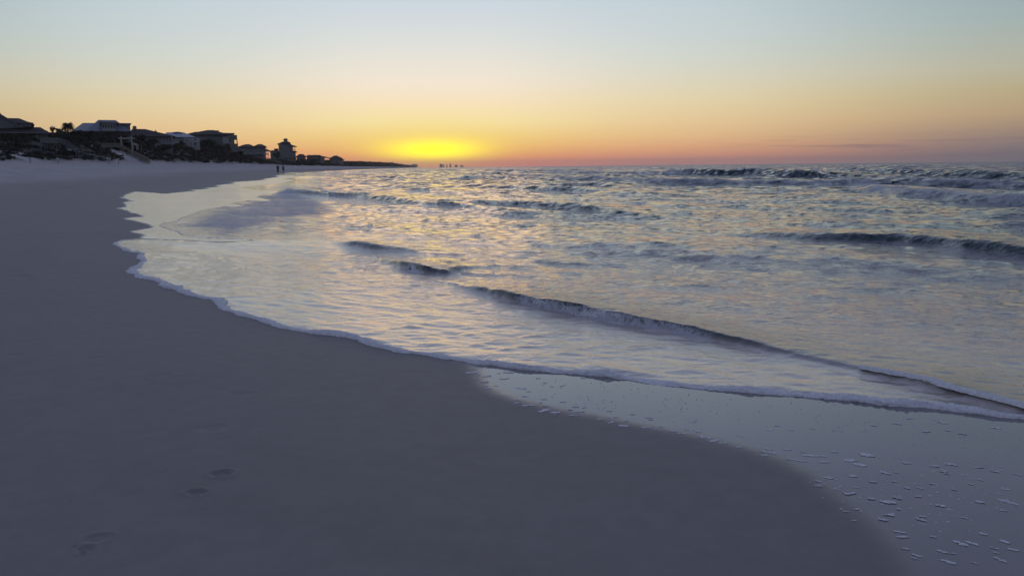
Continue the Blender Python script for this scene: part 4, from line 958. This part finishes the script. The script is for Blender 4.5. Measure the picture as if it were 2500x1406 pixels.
# ------------------------------------------------------------------ people
skin_m = mat('skin', (0.35, 0.22, 0.16), .6, .1, 10); dark_c = mat('dark_cloth', (0.03, 0.035, 0.05), .85, .2, 10); navy_c = mat('navy_trousers', (0.012, 0.014, 0.022), .85, .2, 10)
grey_c = mat('grey_cloth', (0.16, 0.18, 0.20), .85, .15, 10); hair_m = mat('dark_hair', (0.015, 0.013, 0.012), .6, .2, 30); cap_m = mat('pale_cap', (0.5, 0.5, 0.5), .7, .1, 10)
def skinmesh(name, V, Eg, rad, mt, parent, root=0, sub=1):
    me = bpy.data.meshes.new(name); me.from_pydata(V, Eg, []); me.materials.append(mt)
    o = bpy.data.objects.new(name, me); col.objects.link(o); o.parent = parent
    md = o.modifiers.new('skin', 'SKIN'); md.use_smooth_shade = True
    if not me.skin_vertices: 
        me.skin_vertices.new() if hasattr(me.skin_vertices, 'new') else None
    if me.skin_vertices:
        for i, v in enumerate(me.skin_vertices[0].data):
            r_ = rad[i]; v.radius = r_ if isinstance(r_, tuple) else (r_, r_); v.use_root = (i == root)
    sd_ = o.modifiers.new('sub', 'SUBSURF'); sd_.levels = sub; sd_.render_levels = sub
    return o
def person(px, Yd, ph_, label, top, legs, cap, shorts, tall=1.72):
    x_, y_ = at(px, Yd); p = np.array([x_, y_]); g = float(land_z(np.array([x_]), np.array([y_]), s_of(np.array([x_]), np.array([y_])))[0])
    r = empty('person', (x_, y_, g), ph_, label=label, cat='person'); k = tall/1.72
    S = lambda L: [tuple(c_*k for c_ in v) for v in L]
    # 0 pelvis 1 waist 2 chest 3 neck 4 head 5 headtop | legs | arms
    V = [(0,0,.93),(0,0,1.08),(0,.02,1.32),(0,.01,1.47),(0,-.01,1.56),(0,-.01,1.66),
         (.09,.0,.88),(.10,-.10,.50),(.10,.02,.10),(.10,-.14,.03),
         (-.09,.0,.88),(-.10,.05,.50),(-.10,.26,.14),(-.10,.16,.04),
         (.17,.02,1.40),(.24,.07,1.14),(.23,-.06,.92),(.23,-.10,.84),
         (-.17,.02,1.40),(-.24,.0,1.14),(-.25,-.14,.95),(-.25,-.18,.87)]
    Eg = [(0,1),(1,2),(2,3),(3,4),(4,5),(0,6),(6,7),(7,8),(8,9),(0,10),(10,11),(11,12),(12,13),(2,14),(14,15),(15,16),(16,17),(2,18),(18,19),(19,20),(20,21)]
    rad = [.12,.11,(.13,.10),.055,.085,.075,.085,.055,.04,.035,.085,.055,.04,.035,.055,.042,.032,.03,.055,.042,.032,.03]
    skinmesh('body', S(V), Eg, [tuple(a*k for a in q_) if isinstance(q_, tuple) else q_*k for q_ in rad], skin_m, r)
    # jacket
    J = [V[1],(0,.0,.96),V[2],(0,.01,1.43),V[14],V[15],V[16],V[18],V[19],V[20]]
    skinmesh('jacket', S(J), [(0,1),(0,2),(2,3),(2,4),(4,5),(5,6),(2,7),(7,8),(8,9)], [.145*k,.15*k,(.165*k,.13*k),.08*k,.075*k,.058*k,.046*k,.075*k,.058*k,.046*k], top, r)
    kn = 0 if shorts else 1
    if shorts: T = [V[0],V[6],(.10,-.07,.60),V[10],(-.10,.03,.60)]; Et = [(0,1),(1,2),(0,3),(3,4)]; rt = [.14,.105,.085,.105,.085]
    else: T = [V[0],V[6],V[7],(.10,.01,.14),V[10],V[11],(-.10,.24,.18)]; Et = [(0,1),(1,2),(2,3),(0,4),(4,5),(5,6)]; rt = [.14,.105,.08,.062,.105,.08,.062]
    skinmesh('shorts' if shorts else 'trousers', S(T), Et, [a*k for a in rt], legs, r)
    skinmesh('cap' if cap else 'hair', S([(0,.015,1.60),(0,.005,1.68)]+([(0,-.12,1.64)] if cap else [(0,.05,1.54)])), [(0,1),(0,2)], [.095*k,.075*k,(.05*k if cap else .07*k)], cap_m if cap else hair_m, r)
    if shorts:
        for v in (V[8], V[12]): skinmesh('sock', S([v, (v[0], v[1]-.02, v[2]+.1)]), [(0,1)], [.05*k,.048*k], cap_m, r)
    return r
person(676.5, 163, 0.2, 'walker in dark jacket, dark trousers and pale cap, left of the pair', dark_c, navy_c, True, False, 1.74)
person(689.5, 160, -0.1, 'walker in grey top and dark shorts with dark hair, right of the pair', grey_c, navy_c, False, True, 1.72)

# ------------------------------------------------------------------ birds
def bird(px, py, Yd, span, label):
    x_, y_ = at(px, Yd); zz = Zat(px, py, Yd); r = empty('bird', (x_, y_, zz), .3, label=label, cat='bird')
    n = 10; V = []
    for i in range(n+1):
        a = i/n; rr_ = .055*span*math.sin(math.pi*min(1, a*1.02+.02))**.7; yy = -.22*span+.44*span*a
        for k in range(8): V.append((rr_*math.cos(k*math.pi/4), yy, rr_*.85*math.sin(k*math.pi/4)))
    q_ = [(i*8+k, i*8+(k+1) % 8, (i+1)*8+(k+1) % 8, (i+1)*8+k) for i in range(n) for k in range(8)]
    mesh_np('body', V, q_, mat('feather', (.12, .12, .12), .8), r)
    for sg_ in (-1, 1):
        P_ = [(0,-.06,0,.14),(.2,-.08,.05,.13),(.36,-.05,.02,.09),(.5,.05,-.07,.02)]; mb = MB(); pts = []
        for a, b_, c_, w_ in P_: pts += [(sg_*a*span, b_*span, c_*span), (sg_*a*span, (b_+w_)*span, c_*span), (sg_*a*span, (b_+w_*.3)*span, (c_+.012)*span)]
        fc = []
        for i in range(3): a = i*3; fc += [(a,a+1,a+4,a+3),(a+1,a+2,a+5,a+4),(a+2,a,a+3,a+5)]
        mb.poly(pts, fc+[(9,10,11)]); mb.build('wing', mat('feather', (.12, .12, .12)), r)
bird(1020.5, 213, 330, 1.15, 'gliding bird high in the sky above the sun glow')
bird(1770, 294, 400, .55, 'tiny distant bird low over the sea on the right')

# ------------------------------------------------------------------ haze
HZ = 1.2e-4
hz = bpy.data.materials.new('haze'); hz.use_nodes = True; t = hz.node_tree; t.nodes.clear()
pv = N(t, 'ShaderNodeVolumePrincipled'); pv.inputs['Density'].default_value = HZ; pv.inputs['Color'].default_value = (1.0, .88, .84, 1); pv.inputs['Anisotropy'].default_value = 0.5
mo = N(t, 'ShaderNodeOutputMaterial'); t.links.new(pv.outputs[0], mo.inputs['Volume'])
ho = MB().box(-7400, 7400, -7400, 7400, -5.5, 48).build('haze', hz); tag(ho, 'thin sea haze', kind='stuff')
